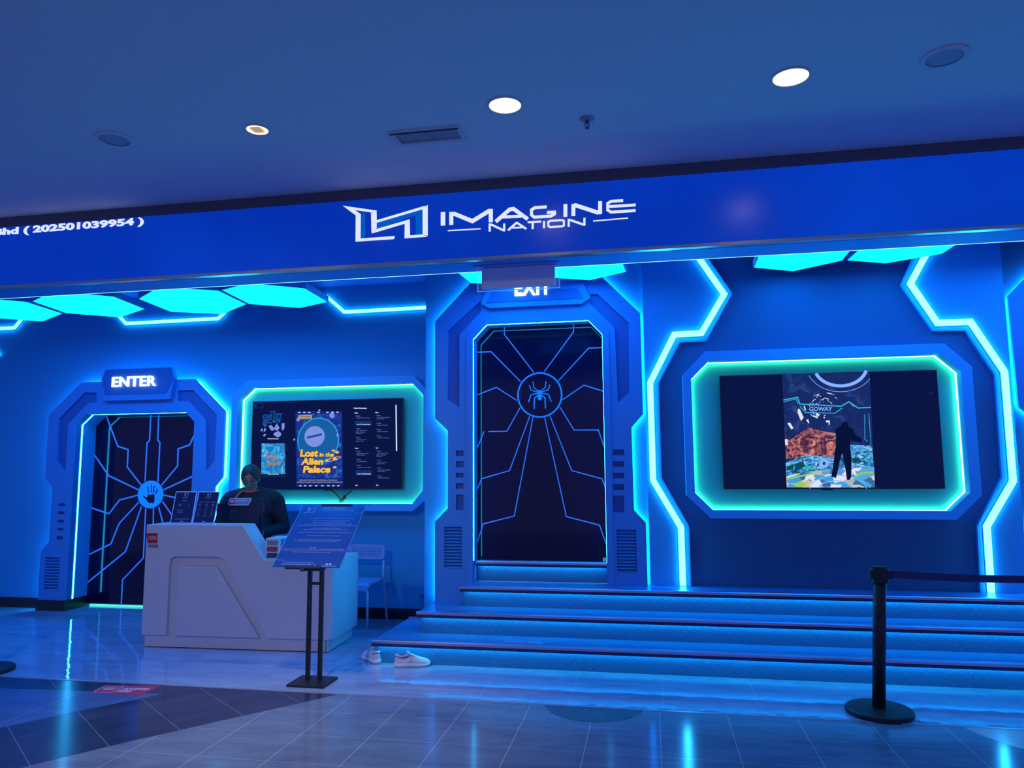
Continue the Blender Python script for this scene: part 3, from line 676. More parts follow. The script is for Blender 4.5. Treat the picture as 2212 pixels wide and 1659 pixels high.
# second poster
WV = pattern_emit('poster_waves', [(0, (.0, .03, .2)), (.45, (.005, .16, .42)), (.6, (.03, .33, .62)), (.75, (.35, .5, .85))], 14, 1.5)
scr_part('poster_picture', lambda mb: prism(mb, PX(cT((365, 1148), (368, 824), (617, 822), (619, 1148)), ysn), ysn - .0006, ysn), WV)
def b(mb):
    txt(mb, cT, 'Wings', 415, 945, 540, 1000, ysn - .001, .03, .3, dy=-8); txt(mb, cT, 'of', 470, 990, 500, 1015, ysn - .001, .03, .3); txt(mb, cT, 'World', 430, 1020, 575, 1066, ysn - .001, .03, .3, dy=-10)
scr_part('poster_title', b, glow('screen_orange', (.45, .16, .07)))
scr_part('poster_caption', lambda mb: (rectpx(mb, cT, 367, 1148, 619, 1182, ysn, .0004), 0), glow('screen_deep_navy', (.002, .01, .07)))
scr_part('poster_caption', lambda mb: txt(mb, cT, 'Wings Of The World', 435, 1146, 550, 1158, ysn - .0008, .02), wht)
# main poster
P0 = pattern_emit('poster_backdrop', [(0, (.002, .008, .09)), (.48, (.004, .02, .2)), (.62, (.01, .06, .36)), (.75, (.02, .2, .5))], 16, 1)
scr_part('poster_board', lambda mb: prism(mb, PX(cT((736, 1285), (725, 485), (1223, 478), (1233, 1280)), ysn), ysn - .0006, ysn), navy)
scr_part('poster_picture', lambda mb: prism(mb, PX(cT((750, 1190), (742, 510), (1210, 505), (1218, 1190)), ysn), ysn - .0012, ysn), P0)
yp = ysn - .0014
def b(mb):
    c0_, = PX(cT((968, 790)), yp); prism(mb, circ(c0_[0], c0_[1], .235, .24, 40), yp - .0004, yp)
scr_part('poster_disc', b, glow('screen_disc', (.006, .09, .3)))
def b(mb):
    c0_, = PX(cT((968, 790)), yp); ribbon(mb, circ(c0_[0], c0_[1], .24, .245, 40), .012, yp - .0006, yp, closed=True)
scr_part('poster_disc_rim', b, glow('screen_cyan_rim', (.02, .3, .6)))
def b(mb):   # plain little planet with ring, in place of the cartoon figure
    c0_, = PX(cT((930, 760)), yp); prism(mb, circ(c0_[0], c0_[1] + .01, .12, .115, 36), yp - .001, yp - .0006)
scr_part('poster_planet', b, lav)
def b(mb):
    c0_, = PX(cT((930, 760)), yp)
    for sx_, sy_, sr_ in ((-.2, .2, .02), (.2, .24, .03), (.27, .02, .015), (-.24, -.02, .012), (.05, .3, .012)): prism(mb, circ(c0_[0] + sx_, c0_[1] + sy_, sr_, sr_, 18), yp - .001, yp - .0006)
scr_part('poster_stars', b, lav)
scr_part('poster_planet_band', lambda mb: prism(mb, PX(cT((850, 752), (850, 775), (1008, 738), (1008, 716)), yp), yp - .0014, yp - .001), glow('screen_planet_band', (.02, .04, .3)))
def b(mb):
    for x in (768, 822, 875, 972, 1066, 1120, 1173): rectpx(mb, cT, x - 12, 490, x + 12, 498, yp - .0004)
    for x in (780, 830, 885, 948, 1014, 1077, 1130, 1182): rectpx(mb, cT, x - 12, 1270, x + 12, 1278, yp - .0004)
scr_part('poster_edge_marks', b, wht)
TT = ((cT, 'Lost', 775, 888, 970, 968, .05), (cT, 'in the', 980, 920, 1135, 966, .05), (cT, 'Alien', 785, 978, 1022, 1052, .05), (cT, 'Palace', 805, 1062, 1100, 1136, .05))
def b(mb):
    for f_, s, x0, y0, x1, y1, bd in TT: txt(mb, f_, s, x0 - 5, y0 - 4, x1 + 5, y1 + 5, yp - .001, bd + .04, .12)
scr_part('poster_title_outline', b, golde)
def b(mb):
    for f_, s, x0, y0, x1, y1, bd in TT: txt(mb, f_, s, x0, y0, x1, y1, yp - .002, bd, .12)
    for (x, y, rx, rz) in ((1146, 988, 24, 17), (1060, 1005, 17, 16), (1170, 918, 24, 14), (1145, 1078, 22, 11), (1130, 900, 22, 10)):
        c0_, = PX(cT((x, y)), yp); prism(mb, circ(c0_[0], c0_[1], rx / 4.909 * yp / F, rz / 4.909 * yp / F, 24), yp - .0022, yp - .001)
    c0_, = PX(cT((1140, 988)), yp); ribbon(mb, [(c0_[0] + .075 * math.cos(a), c0_[1] + .016 * math.sin(a) + .02 * math.cos(a)) for a in [2 * PI * i / 30 for i in range(30)]], .005, yp - .0024, yp - .0012, closed=True)
scr_part('poster_title', b, gold)
scr_part('poster_tag', lambda mb: prism(mb, PX(cT((760, 565), (760, 525), (902, 520), (902, 562)), yp), yp - .001, yp), tag_c)
scr_part('poster_tag_text', lambda mb: txt(mb, cT, 'NOW SHOWING', 775, 534, 888, 550, yp - .0012, .03), golde)
def b(mb):
    txt(mb, cT, 'THRILLING THROUGH THE MUSEUM, A THOUSAND', 765, 1208, 1170, 1221, yp, .03); txt(mb, cT, 'DIFFERENT ANGELS, CHALLENGING THE LIMITS OF TIME SPACE', 745, 1230, 1228, 1243, yp, .03)
scr_part('poster_strapline', b, glow('screen_grey_gold', (.3, .28, .3)))
def b(mb):
    txt(mb, cT, "Today's Showtimes", 1342, 443, 1483, 460, ysn, .03)
    for s, x, y in (('10am', 1356, 494), ('11am', 1573, 489), ('12pm', 1360, 870), ('1pm', 1580, 866), ('2pm', 1363, 1262), ('3pm', 1583, 1260)): txt(mb, cT, s, x, y, x + (34 if len(s) > 3 else 26), y + 14, ysn, .03)
    for x, y, s in ((1380, 616, 'Lost In The Alien Palace'), (1385, 1141, 'Lost In The Alien Palace')): txt(mb, cT, s, x, y, x + 142, y + 12, ysn - .001, .03)
    prism(mb, PX(cT((1788, 415), (1800, 415), (1806, 905), (1794, 905)), ysn), ysn - .001, ysn)
scr_part('schedule_headings', b, wht)
def b(mb):
    def slot(x, y, t, lines):
        txt(mb, cT, t, x, y, x + 50, y + 11, ysn, .01)
        for i, s in enumerate(lines): txt(mb, cT, s, x + (0 if i else 4), y + 21 + 16 * i, x + 6.1 * len(s), y + 33 + 16 * i, ysn, .01)
    slot(1366, 528, '10:00am', ['- Escape From Dino Island'])
    slot(1368, 661, '10:40am', ['- Jelly World Of The', 'Beasts - The LED', 'Apocalypse'])
    slot(1368, 758, '10:55am', ['- Tower Trap - The', 'Nightmare Room'])
    slot(1585, 523, '11:00am', ['- Interstellar Migration', 'The LED Voyage'])
    slot(1587, 605, '11:15am', ['- Wings Of The World']); slot(1587, 671, '11:30am', ['- Dino Time Treasure']); slot(1588, 738, '11:45am', ['- The Star City Escape'])
    slot(1370, 905, '12:00pm', ['- Jungle Quest - Lost', 'Temple Adventure']); slot(1372, 987, '12:15pm', ['- The Cosmic Chase']); slot(1373, 1053, '12:30pm', ['- Escape From Dino Island'])
    slot(1588, 902, '01:00pm', ['- Jelly World Of The', 'Beasts - The LED', 'Apocalypse']); slot(1589, 998, '01:15pm', ['- Tower Trap - The', 'Nightmare Room'])
    slot(1591, 1080, '01:30pm', ['- Interstellar Migration', 'The LED Voyage']); slot(1592, 1164, '01:45pm', ['- Wings Of The World'])
scr_part('schedule_lines', b, dimw)
scr_part('schedule_highlight', lambda mb: rectpx(mb, cT, 1357, 585, 1535, 636, ysn, .0004), glow('screen_highlight', (.003, .02, .13)))
scr_part('schedule_highlight', lambda mb: rectpx(mb, cT, 1363, 1110, 1541, 1160, ysn, .0004), glow('screen_highlight', (.003, .02, .13)))
def b(mb): ribbon(mb, PX(cT((284, 400), (376, 397), (377, 447), (284, 450)), ysn), .004, ysn - .0008, ysn); rectpx(mb, cT, 288, 420, 318, 432, ysn)
scr_part('corner_tab', b, glow('screen_tab', (.02, .05, .2)))
# cable under it
mb = MB(); q = lambda x, y: aty(*cT((x, y))[0], ybL - .012)
tube(mb, [q(1108, 1322), q(1135, 1340), q(1165, 1365), q(1195, 1405), q(1215, 1418), q(1240, 1400), q(1262, 1375), q(1290, 1352), q(1318, 1328)], .006, 6)
tube(mb, [q(1215, 1415), q(1195, 1440), q(1205, 1458), q(1225, 1445), q(1240, 1412)], .005, 6); ellipsoid(mb, q(1248, 1395), (.018, .012, .022))
tag(mb.build('cable', METB, smooth=True), 'knotted black cable hanging under the left wall screen', 'cable')

# ---- right television
yt = 6.735
tvp = PX(cR((465, 830), (1720, 792), (1752, 1480), (487, 1480)), yt)
tx0 = (tvp[0][0] + tvp[3][0]) / 2; tx1 = (tvp[1][0] + tvp[2][0]) / 2; tz1 = (tvp[0][1] + tvp[1][1]) / 2; tz0 = (tvp[2][1] + tvp[3][1]) / 2
tv2 = empty('television', ((tx0 + tx1) / 2, yt, tz0), 'right wall screen showing a dark figure in a spaceship cockpit', 'television', 'wall mounted television screens')
mb = MB(); box(mb, (tx0, yt, tz0), (tx1, yt + .03, tz1)); mb.build('housing', METB, tv2, bevel=.003)
mb = MB(); box(mb, (tx0 + .3, yt + .03, tz0 + .3), (tx1 - .3, ybR, tz1 - .3)); mb.build('wall_mount', METB, tv2)
mb = MB(); box(mb, (tx0 + .008, yt - .001, tz0 + .018), (tx1 - .008, yt, tz1 - .008)); scr2 = mb.build('screen', SCR, tv2)
mb = MB(); c_ = aty(1788, 1058, yt); box(mb, (c_.x - .045, yt - .004, tz0 - .008), (c_.x + .045, yt + .01, tz0 + .004)); mb.build('sensor_bar', METB, tv2)
yp = yt - .0012
cS = cr(1520, 780, 4.096)
SKY = pattern_emit('cockpit_night', [(0, (.0, .004, .04)), (.55, (.003, .015, .1)), (.72, (.02, .05, .2)), (.85, (.15, .25, .5))], 7, 2)
def P2(name, polys, m, d, th=.0004, parent=None):
    mb = MB()
    for p in polys: prism(mb, PX(cS(*p), yp), yp - d - th, yp - d)
    return mb.build(name, m, parent or scr2)
P2('picture', [((695, 112), (1468, 100), (1515, 1118), (735, 1118))], SKY, 0)
P2('picture_fire', [((718, 640), (760, 700), (850, 640), (930, 590), (1050, 620), (1170, 640), (1290, 700), (1300, 830), (1150, 850), (900, 870), (730, 860))],
   pattern_emit('fire_cloud', [(.3, (.003, .004, .03)), (.44, (.07, .02, .05)), (.54, (.4, .1, .07)), (.62, (.45, .22, .2)), (.72, (.8, .6, .45))], 11, 2.5), .0006)
P2('picture_consoles', [((725, 900), (900, 830), (1150, 850), (1300, 740), (1490, 750), (1506, 960), (1320, 950), (730, 1020))],
   pattern_emit('console_lights', [(0, (.002, .03, .08)), (.35, (.005, .12, .3)), (.5, (.05, .25, .7)), (.62, (.3, .5, .9)), (.8, (.01, .4, .4))], 30, vor=True, stretch=(1, 1, 2.2)), .0011)
P2('picture_deck', [((732, 1020), (900, 980), (1200, 950), (1508, 940), (1515, 1118), (735, 1118))],
   pattern_emit('deck_glow', [(0, (.003, .04, .15)), (.3, (.1, .25, .55)), (.5, (.02, .3, .6)), (.62, (.5, .45, .2)), (.8, (.6, .65, .8))], 13, vor=True, stretch=(1, 1, 1.4)), .0016)
def arcpts(cx, cy, r1, r2, a0, a1, n=18): return [(cx + r1 * math.cos(a0 + (a1 - a0) * i / n), cy + r2 * math.sin(a0 + (a1 - a0) * i / n)) for i in range(n + 1)]
ICE = glow('screen_ice', (.22, .38, .9)); PALE = glow('screen_pale', (.62, .66, .72)); CY = glow('screen_teal_line', (.03, .35, .6)); DK = glow('screen_dark_blue', (.001, .003, .025))
mb = MB()
def arc(mb, cx, cy, r1, r2, a0, a1, w, d, n=18): ribbon(mb, PX(cS(*arcpts(cx, cy, r1, r2, a0, a1, n)), yp), w / 4.096 * yp / F, yp - d - .0005, yp - d)
arc(mb, 1210, 40, 235, 180, .25, 2.75, 26, .002); arc(mb, 1210, 40, 300, 232, .52, 2.75, 4, .002); mb.build('picture_arch', ICE, scr2)
mb = MB()
for pth, w in ((((705, 345), (830, 320), (850, 380), (1215, 400), (1285, 360), (1365, 415), (1480, 410)), 10), (((705, 362), (815, 335), (835, 380)), 6), (((850, 400), (900, 455), (1160, 462), (1225, 415)), 7), (((1285, 362), (1330, 405)), 6), (((1425, 470), (1425, 690), (1450, 710)), 5), (((1460, 460), (1480, 740)), 4)):
    ribbon(mb, PX(cS(*pth), yp), w / 4.096 * yp / F, yp - .0032, yp - .0026)
mb.build('picture_frame_lines', CY, scr2)
mb = MB(); txt(mb, cS, 'GOWAY', 935, 405, 1140, 442, yp - .003, .02, .1); mb.build('picture_lettering', ICE, scr2)
mb = MB()
for a in range(26):
    t0 = random.uniform(3.0, 6.0); rr_ = random.uniform(40, 165); arc(mb, 1060, 400, rr_, rr_ * .75, t0, t0 + random.uniform(.1, .45), random.uniform(2, 6), .0021, 4)
for a in range(12):
    t0 = random.uniform(1.4, 2.9); rr_ = random.uniform(120, 200); arc(mb, 1070, 380, rr_, rr_ * .8, t0, t0 + random.uniform(.08, .3), random.uniform(4, 11), .0021, 4)
for p in (((740, 550), (765, 545), (795, 595), (775, 605)), ((835, 420), (850, 425), (885, 500), (860, 530), (830, 450)), ((718, 690), (740, 690), (745, 740), (722, 745)), ((905, 520), (925, 515), (935, 550), (925, 550)), ((1080, 525), (1115, 525), (1115, 565), (1105, 565), (1105, 540), (1085, 545))):
    prism(mb, PX(cS(*p), yp), yp - .0026, yp - .0021)
mb.build('picture_sparks', PALE, scr2)
mb = MB(); prism(mb, PX(cS(*[p for p in arcpts(1065, 905, 42, 40, 0, 2 * PI, 20)][:-1]), yp), yp - .0026, yp - .0021); mb.build('picture_dial', ICE, scr2)
mb = MB(); prism(mb, PX(cS(*[p for p in arcpts(1065, 905, 14, 16, 0, 2 * PI, 16)][:-1]), yp), yp - .003, yp - .0026)
for p in (((740, 930), (800, 910), (790, 960), (735, 970)), ((810, 905), (880, 890), (900, 930), (800, 985)), ((1220, 860), (1280, 850), (1290, 900), (1230, 900)), ((1310, 860), (1370, 850), (1395, 890), (1320, 905))): prism(mb, PX(cS(*p), yp), yp - .0024, yp - .0021)
mb.build('picture_dark_panels', glow('screen_dark_teal', (.002, .06, .08)), scr2)
mb = MB()
for p in (((735, 1040), (960, 985), (970, 1000), (740, 1050)), ((780, 1090), (860, 1065), (915, 1100), (830, 1116)), ((1330, 1020), (1390, 985), (1500, 975), (1500, 990), (1400, 1000), (1345, 1030))): prism(mb, PX(cS(*p), yp), yp - .0026, yp - .0021)
mb.build('picture_green_lights', glow('screen_lime', (.25, .5, .08)), scr2)
arcm = MB(); arc(arcm, 1170, 1120, 150, 60, PI, 2 * PI, 8, .0022); arc(arcm, 1190, 1130, 250, 120, PI, 2 * PI, 6, .0022); arcm.build('picture_deck_rings', ICE, scr2)
mb = MB(); ribbon(mb, PX(cS((1310, 1010), (1480, 1110)), yp), 30 / 4.096 * yp / F, yp - .0026, yp - .0021); mb.build('picture_rail', CY, scr2)
P2('picture_figure', [((1165, 620), (1180, 590), (1215, 578), (1222, 545), (1250, 530), (1280, 550), (1278, 580), (1320, 600), (1340, 650), (1405, 690), (1395, 720), (1300, 700), (1295, 760), (1308, 860), (1306, 1025), (1290, 1052), (1265, 1050), (1262, 1010), (1240, 880), (1225, 815), (1205, 880), (1180, 1000), (1170, 1035), (1128, 1020), (1140, 960), (1160, 800), (1172, 700))], DK, .0034)
mb = MB(); ribbon(mb, PX(cR((1665, 930), (1680, 926), (1688, 938)), yp), .004, yp - .001, yp); mb.build('menu_icon', glow('screen_faint', (.01, .03, .1)), scr2)

# ================================================================== FASCIA SIGN BAND
YF = 5.15
FZ0, FZ1 = 3.142, 3.652
sb = empty('sign_band', (-1.5, YF, FZ0), 'long royal blue illuminated sign band above the shop front', 'sign')
SIGN = pattern_emit('sign_face', [(0, (.0, .022, .32)), (.45, (.0, .028, .38)), (.75, (.0, .045, .5))], .5, .6, stretch=(1, 1, 1.6))
b_ = SIGN.node_tree.nodes['Principled BSDF']; b_.inputs['Roughness'].default_value = .25; b_.inputs['Base Color'].default_value = (.003, .02, .2, 1); b_.inputs['Emission Strength'].default_value = .8
mb = MB(); box(mb, (-9.9, YF, FZ0), (6.4, YF + .045, FZ1)); face = mb.build('face', SIGN, sb)
mb = MB(); box(mb, (-9.9, YF - .012, FZ0 - .022), (6.4, YF + .045, FZ0)); mb.build('edge_profile', mat('satin_metal_edge', (.75, .66, .62), .28, metal=.8), sb)
mb = MB(); yq = YF - .0005
W = lambda pts, w: ribbon(mb, PX(cF(*pts), YF), w / 3.0722 * YF / F, YF - .006, YF)
W(((790, 180), (790, 268)), 32); W(((845, 264), (845, 192), (868, 192), (985, 240), (1095, 172), (1107, 172), (1107, 246)), 28)
W(((1140, 243), (1232, 162), (1258, 158), (1352, 226)), 26); W(((1185, 212), (1310, 207)), 20)
W(((1478, 145), (1400, 150), (1377, 165), (1377, 198), (1395, 213), (1505, 206), (1530, 192), (1530, 180), (1480, 182)), 20)
W(((1602, 127), (1602, 210)), 26); W(((1655, 205), (1655, 138), (1668, 134), (1815, 182), (1832, 180), (1832, 108)), 26)
W(((1985, 103), (1905, 108), (1882, 122), (1882, 165), (1905, 180), (2068, 169)), 18); W(((1890, 143), (2068, 132)), 18)
W(((1100, 308), (1100, 262), (1110, 262), (1190, 300), (1196, 300), (1196, 256)), 14); W(((1222, 300), (1276, 252), (1284, 252), (1342, 291)), 14); W(((1250, 284), (1315, 281)), 10)
W(((1352, 247), (1440, 242)), 13); W(((1385, 246), (1385, 292)), 15); W(((1460, 240), (1460, 285)), 14)
mb2 = MB(); ribbon(mb2, PX(cF((1488, 245), (1500, 238), (1580, 233), (1592, 238), (1592, 268), (1582, 274), (1502, 279), (1490, 274)), YF), 13 / 3.0722 * YF / F, YF - .006, YF, closed=True); mb.add(mb2.v, mb2.f)
W(((1624, 276), (1624, 232), (1634, 232), (1720, 262), (1728, 262), (1728, 218)), 14)
W(((822, 303), (1040, 290)), 7); W(((1786, 239), (2018, 219)), 7)
LTR = emat('sign_letter_light', (.62, .68, .95), 1)
mb.build('sign_lettering', LTR, face)
mb = MB()
for poly in (((10, 150), (740, 255), (735, 305), (270, 240), (398, 330), (392, 862), (1130, 808), (1130, 850), (1100, 872), (287, 925), (292, 358)), ((622, 302), (740, 310), (740, 640), (635, 742)),
             ((742, 465), (1800, 150), (1740, 222), (742, 515)), ((645, 745), (755, 650), (1460, 445), (1466, 795), (1738, 772), (1838, 818), (1350, 855), (1355, 535)), ((1850, 135), (1850, 800), (1745, 770), (1742, 215))):
    prism(mb, PX(cL(*poly), YF), YF - .006, YF)
mb.build('logo', LTR, face)
mb = MB()
for poly in (((400, 330), (490, 290), (490, 850), (400, 855)), ((745, 525), (1730, 235), (1730, 300), (755, 640)), ((1590, 290), (1735, 240), (1735, 765), (1590, 775))): prism(mb, PX(cL(*poly), YF), YF - .004, YF)
mb.build('logo_fill', emat('logo_fill_blue', (.0, .08, .45), 1), face)
mb = MB(); BL, BR, TL = aty(-13, 513.5, YF), aty(310, 495.5, YF), aty(-13, 498, YF); BR.z = BL.z; TL.x = BL.x; TL.z = BL.z + .078
text_on(mb, 'Bhd ( 202501039954 )', BL, BR, TL, thick=.006, bold=.035, lift=-.0, spacing=1.0); mb.build('company_line', LTR, face)
mb = MB(); box(mb, (-10, 5.165, FZ1), (6.5, 5.2, ZC)); struct('trim_2', mb, mat('dark_shadow_gap', (.1, .095, .13), .6))
mb = MB(); box(mb, (-10, 5.195, 3.118), (6.5, 5.45, 3.745)); struct('trim_3', mb, mat('beam_paint', (.03, .38, .95), .6))
mb = MB(); box(mb, (-9.9, 5.4505, 3.1165), (6.4, 5.456, 3.1215)); tag(mb.build('beam_led_line', emat('beam_led', (.5, 1.3, 1.3), 1)), 'hair-thin pale LED line along the back lower edge of the beam', 'light strip')

# ================================================================== HEXAGON LAMPS
def hexlamp(verts, z, label):
    c = sum((Vector(v) for v in verts), Vector()) / 6
    rt = empty('hexagon_lamp', (c.x, c.y, z), label, 'ceiling lamp', 'hexagon light panels under the shop ceiling')
    inn = [c + (v - c) * .97 for v in verts]
    mb = MB(); prism(mb, [(v.x, v.y) for v in inn], z, z + .01, axis='z'); mb.build('diffuser', HEX, rt)
    mb = MB(); prism(mb, [(v.x, v.y) for v in verts], z + .002, z + .06, holes=[[(v.x, v.y) for v in inn]], axis='z'); prism(mb, [(v.x, v.y) for v in inn], z + .05, z + .06, axis='z'); mb.build('housing', PORT, rt)
    mb = MB()
    for k in (0, 2, 4): v = c + (verts[k] - c) * .6; tube(mb, [(v.x, v.y, z + .058), (v.x, v.y, 3.662)], .004, 6)
    mb.build('hanger', METB, rt)
def hex5(p, z):   # left tip, bottom-left, bottom-right, right tip, top-right
    v = [atz(*q, z) for q in p]; c = (v[0] + v[3] + v[1] + v[4]) / 4
    return v + [2 * c - v[2]]
def hex3(p, z):
    v = [atz(*q, z) for q in p]; c = v[0] + v[2] - v[1]; return v + [2 * c - v[0], 2 * c - v[1], 2 * c - v[2]]
def hex2(p, z):
    v = [atz(*q, z) for q in p]; e = v[1] - v[0]
    out = [v[0], v[1]]
    for k in range(4): e = Matrix.Rotation(-PI / 3, 3, 'Z') @ e; out.append(out[-1] + e)
    return out
ZH = 3.2
hB = hex5([(68, 651), (142, 676.6), (261, 686), (314, 668), (247, 641)], ZH)
hC = hex5([(297.5, 645.7), (368.4, 674), (482, 679), (533.7, 657.6), (472, 627.7)], ZH)
hD = hex5([(477.6, 626.8), (537.7, 657), (649.4, 665.6), (709.5, 652.5), (659.7, 623.3)], ZH)
offA = atz(136.7, 677.8, ZH) - hB[3]
hA = [v + offA for v in hB]
hexlamp(hA, ZH, 'glowing cyan hexagon lamp cut off by the left edge of the picture')
hexlamp(hB, ZH, 'glowing cyan hexagon lamp, second from the left edge')
hexlamp(hC, ZH, 'glowing cyan hexagon lamp above the ENTER sign and left screen gap')
hexlamp(hD, ZH, 'glowing cyan hexagon lamp nearest the left screen corner neon strip')
ZH = 3.3
hexlamp(hex3([(1627, 578.5), (1713, 586.5), (1821, 563)], ZH), ZH, 'glowing cyan hexagon lamp above the right screen, the left of that pair')
hexlamp(hex3([(1828, 562.7), (1912, 569.5), (2036.7, 548.2)], ZH), ZH, 'glowing cyan hexagon lamp above the right screen, the right of that pair')
e_ = hex2([(1274.7, 605.8), (1354.4, 587.3)], ZH); hexlamp(e_, ZH, 'glowing cyan hexagon lamp to the right of the grey hanging sign')
e_ = hex2([(1015, 611.6), (1100, 617)], ZH); hexlamp(e_, ZH, 'glowing cyan hexagon lamp mostly hidden left of the grey hanging sign')
hexlamp(hex2([(2204.5, 516.8), (2236, 546)], ZH), ZH, 'corner of a cyan hexagon lamp at the far right edge')

# ================================================================== HANGING SIGN
yh = 5.32
a, b_, tp = aty(1040.5, 624.2, yh), aty(1198.4, 615.3, yh), 3.117
mx_ = (a.x + b_.x) / 2; zb = (a.z + b_.z) / 2
hs = empty('exit_light_box', (mx_, yh, zb), 'blank grey light box with clear edge plate hanging under the beam', 'sign')
mb = MB(); box(mb, (a.x, yh, zb), (b_.x, yh + .03, tp - .012)); mb.build('box_body', mat('grey_sign_box', (.5, .62, .95), .5), hs, bevel=.003)
mb = MB(); box(mb, (a.x, yh - .006, zb), (b_.x, yh, zb + .05)); mb.build('lower_strip', mat('grey_sign_strip', (.85, .85, 1), .5), hs)
mb = MB(); box(mb, (a.x - .032, yh + .012, zb - .015), (b_.x + .032, yh + .017, tp - .012)); mb.build('clear_plate', mat('clear_acrylic', (.9, .95, 1), .03, alpha=.12), hs)
mb = MB(); box(mb, (a.x - .034, yh + .011, zb - .019), (b_.x + .034, yh + .018, zb - .015)); box(mb, (a.x - .036, yh + .011, zb - .019), (a.x - .032, yh + .018, tp - .02)); box(mb, (b_.x + .032, yh + .011, zb - .019), (b_.x + .036, yh + .018, tp - .02))
mb.build('plate_edge', mat('acrylic_edge', (.3, .7, 1), .2, emit=(.05, .3, .7), es=.6), hs)
mb = MB(); box(mb, (a.x - .06, yh - .04, tp - .012), (b_.x + .03, yh + .06, tp)); mb.build('mounting_plate', mat('mount_plate', (.2, .35, .8), .4), hs, bevel=.003)

# ================================================================== CEILING FITTINGS
WARM = emat('warm_lamp_face', (9, 7.2, 4.6), 1); DIM = emat('dim_lamp_face', (1.1, .75, .3), 1)
WRIM = mat('lamp_rim', (.75, .72, .7), .4)
def downlight(x, y, r, m, label):
    rt = empty('downlight', (x, y, ZC), label, 'ceiling light', 'round recessed downlights')
    mb = MB(); lathe(mb, [(r - .002, 0), (r + .008, -.002), (r + .008, -.007), (r - .002, -.009), (r - .004, -.004)], (x, y, ZC), 40, cap=False); mb.build('rim', WRIM, rt, smooth=True)
    mb = MB(); lathe(mb, [(.001, -.003), (r - .004, -.003), (r - .004, -.001), (.001, -.001)], (x, y, ZC), 36); mb.build('lamp_face', m, rt)
    return rt
DL = [(1091, 226, .097, WARM, 'bright round downlight above the letters of the sign band'), (1708, 165, .097, WARM, 'bright round downlight nearest the right, above the sign band')]
pos = []
for px, py, r_, m_, lb in DL:
    p = atz(px, py, ZC); downlight(p.x, p.y, r_, m_, lb); pos.append((p.x, p.y, 1))
p = atz(556, 279, ZC); rt = downlight(p.x, p.y, .07, DIM, 'small dim downlight with visible lamp at the left')
mb = MB(); lathe(mb, [(.001, -.004), (.06, -.004), (.06, -.0035), (.001, -.0035)], (p.x, p.y, ZC), 24)
mb2 = MB(); prism(mb2, [(p.x - .035, p.y - .04), (p.x + .035, p.y - .04), (p.x + .03, p.y + .035), (p.x - .03, p.y + .035)], ZC - .0055, ZC - .0045, axis='z'); mb2.build('lamp_core', mat('tan_reflector', (.5, .35, .2), .3, emit=(.35, .2, .08), es=1), rt)
mb = MB(); ribbon(mb, circ(p.x, p.y, .058, .058, 30), .014, ZC - .006, ZC - .005, closed=True, axis='z'); mb.build('lamp_ring', emat('bright_ring', (3, 2.4, 1.4), 1), rt)
pos.append((p.x, p.y, 1))
# air vent
v = [atz(*q, ZC) for q in ((846, 289), (992, 270), (994, 296), (872, 313))]
vx0, vx1, vy0, vy1 = (v[0].x + v[3].x) / 2, (v[1].x + v[2].x) / 2, (v[0].y + v[1].y) / 2, (v[2].y + v[3].y) / 2
rt = empty('ceiling_vent', ((vx0 + vx1) / 2, (vy0 + vy1) / 2, ZC), 'narrow rectangular air vent in the ceiling left of the middle downlight', 'vent')
mb = MB(); prism(mb, [(vx0 - .02, vy0 - .02), (vx1 + .02, vy0 - .02), (vx1 + .02, vy1 + .02), (vx0 - .02, vy1 + .02)], ZC - .012, ZC, holes=[[(vx0 + .01, vy0 + .015), (vx1 - .01, vy0 + .015), (vx1 - .01, vy1 - .015), (vx0 + .01, vy1 - .015)]], axis='z'); mb.build('frame', mat('vent_frame', (.6, .6, .66), .5), rt)
mb = MB(); prism(mb, [(vx0 + .01, vy0 + .015), (vx1 - .01, vy0 + .015), (vx1 - .01, vy1 - .015), (vx0 + .01, vy1 - .015)], ZC - .003, ZC, axis='z'); mb.build('grille', mat('vent_grille', (.28, .28, .34), .5, var=.2, varscale=60), rt)
mb = MB(); box(mb, (vx0 - .02, vy0 - .004, ZC - .018), (vx1 + .005, vy0 + .004, ZC - .01)); mb.build('shadow_slot', mat('vent_slot', (.03, .025, .05), .6), rt)
# sprinkler
p = atz(1268, 256, ZC)
rt = empty('sprinkler', (p.x, p.y, ZC), 'small fire sprinkler hanging from the ceiling right of the middle downlight', 'sprinkler')
SPR = mat('sprinkler_metal', (.12, .12, .16), .35, metal=.6)
mb = MB(); lathe(mb, [(.001, -.002), (.045, -.001), (.043, -.006), (.02, -.012), (.001, -.012)], (p.x, p.y, ZC), 24); mb.build('collar', mat('sprinkler_collar', (.35, .34, .42), .5), rt, smooth=True)
mb = MB(); lathe(mb, [(.001, -.01), (.012, -.01), (.012, -.03), (.001, -.03)], (p.x, p.y, ZC), 12)
for s in (-1, 1): tube(mb, [(p.x + s * .011, p.y, ZC - .028), (p.x + s * .015, p.y, ZC - .04), (p.x + s * .012, p.y, ZC - .053), (p.x, p.y, ZC - .062)], .0028, 6)
tube(mb, [(p.x, p.y, ZC - .03), (p.x, p.y, ZC - .062)], .003, 6); mb.build('body', SPR, rt, smooth=True)
mb = MB(); lathe(mb, [(.001, -.062), (.015, -.064), (.015, -.066), (.001, -.066)], (p.x, p.y, ZC), 16); mb.build('deflector', SPR, rt)
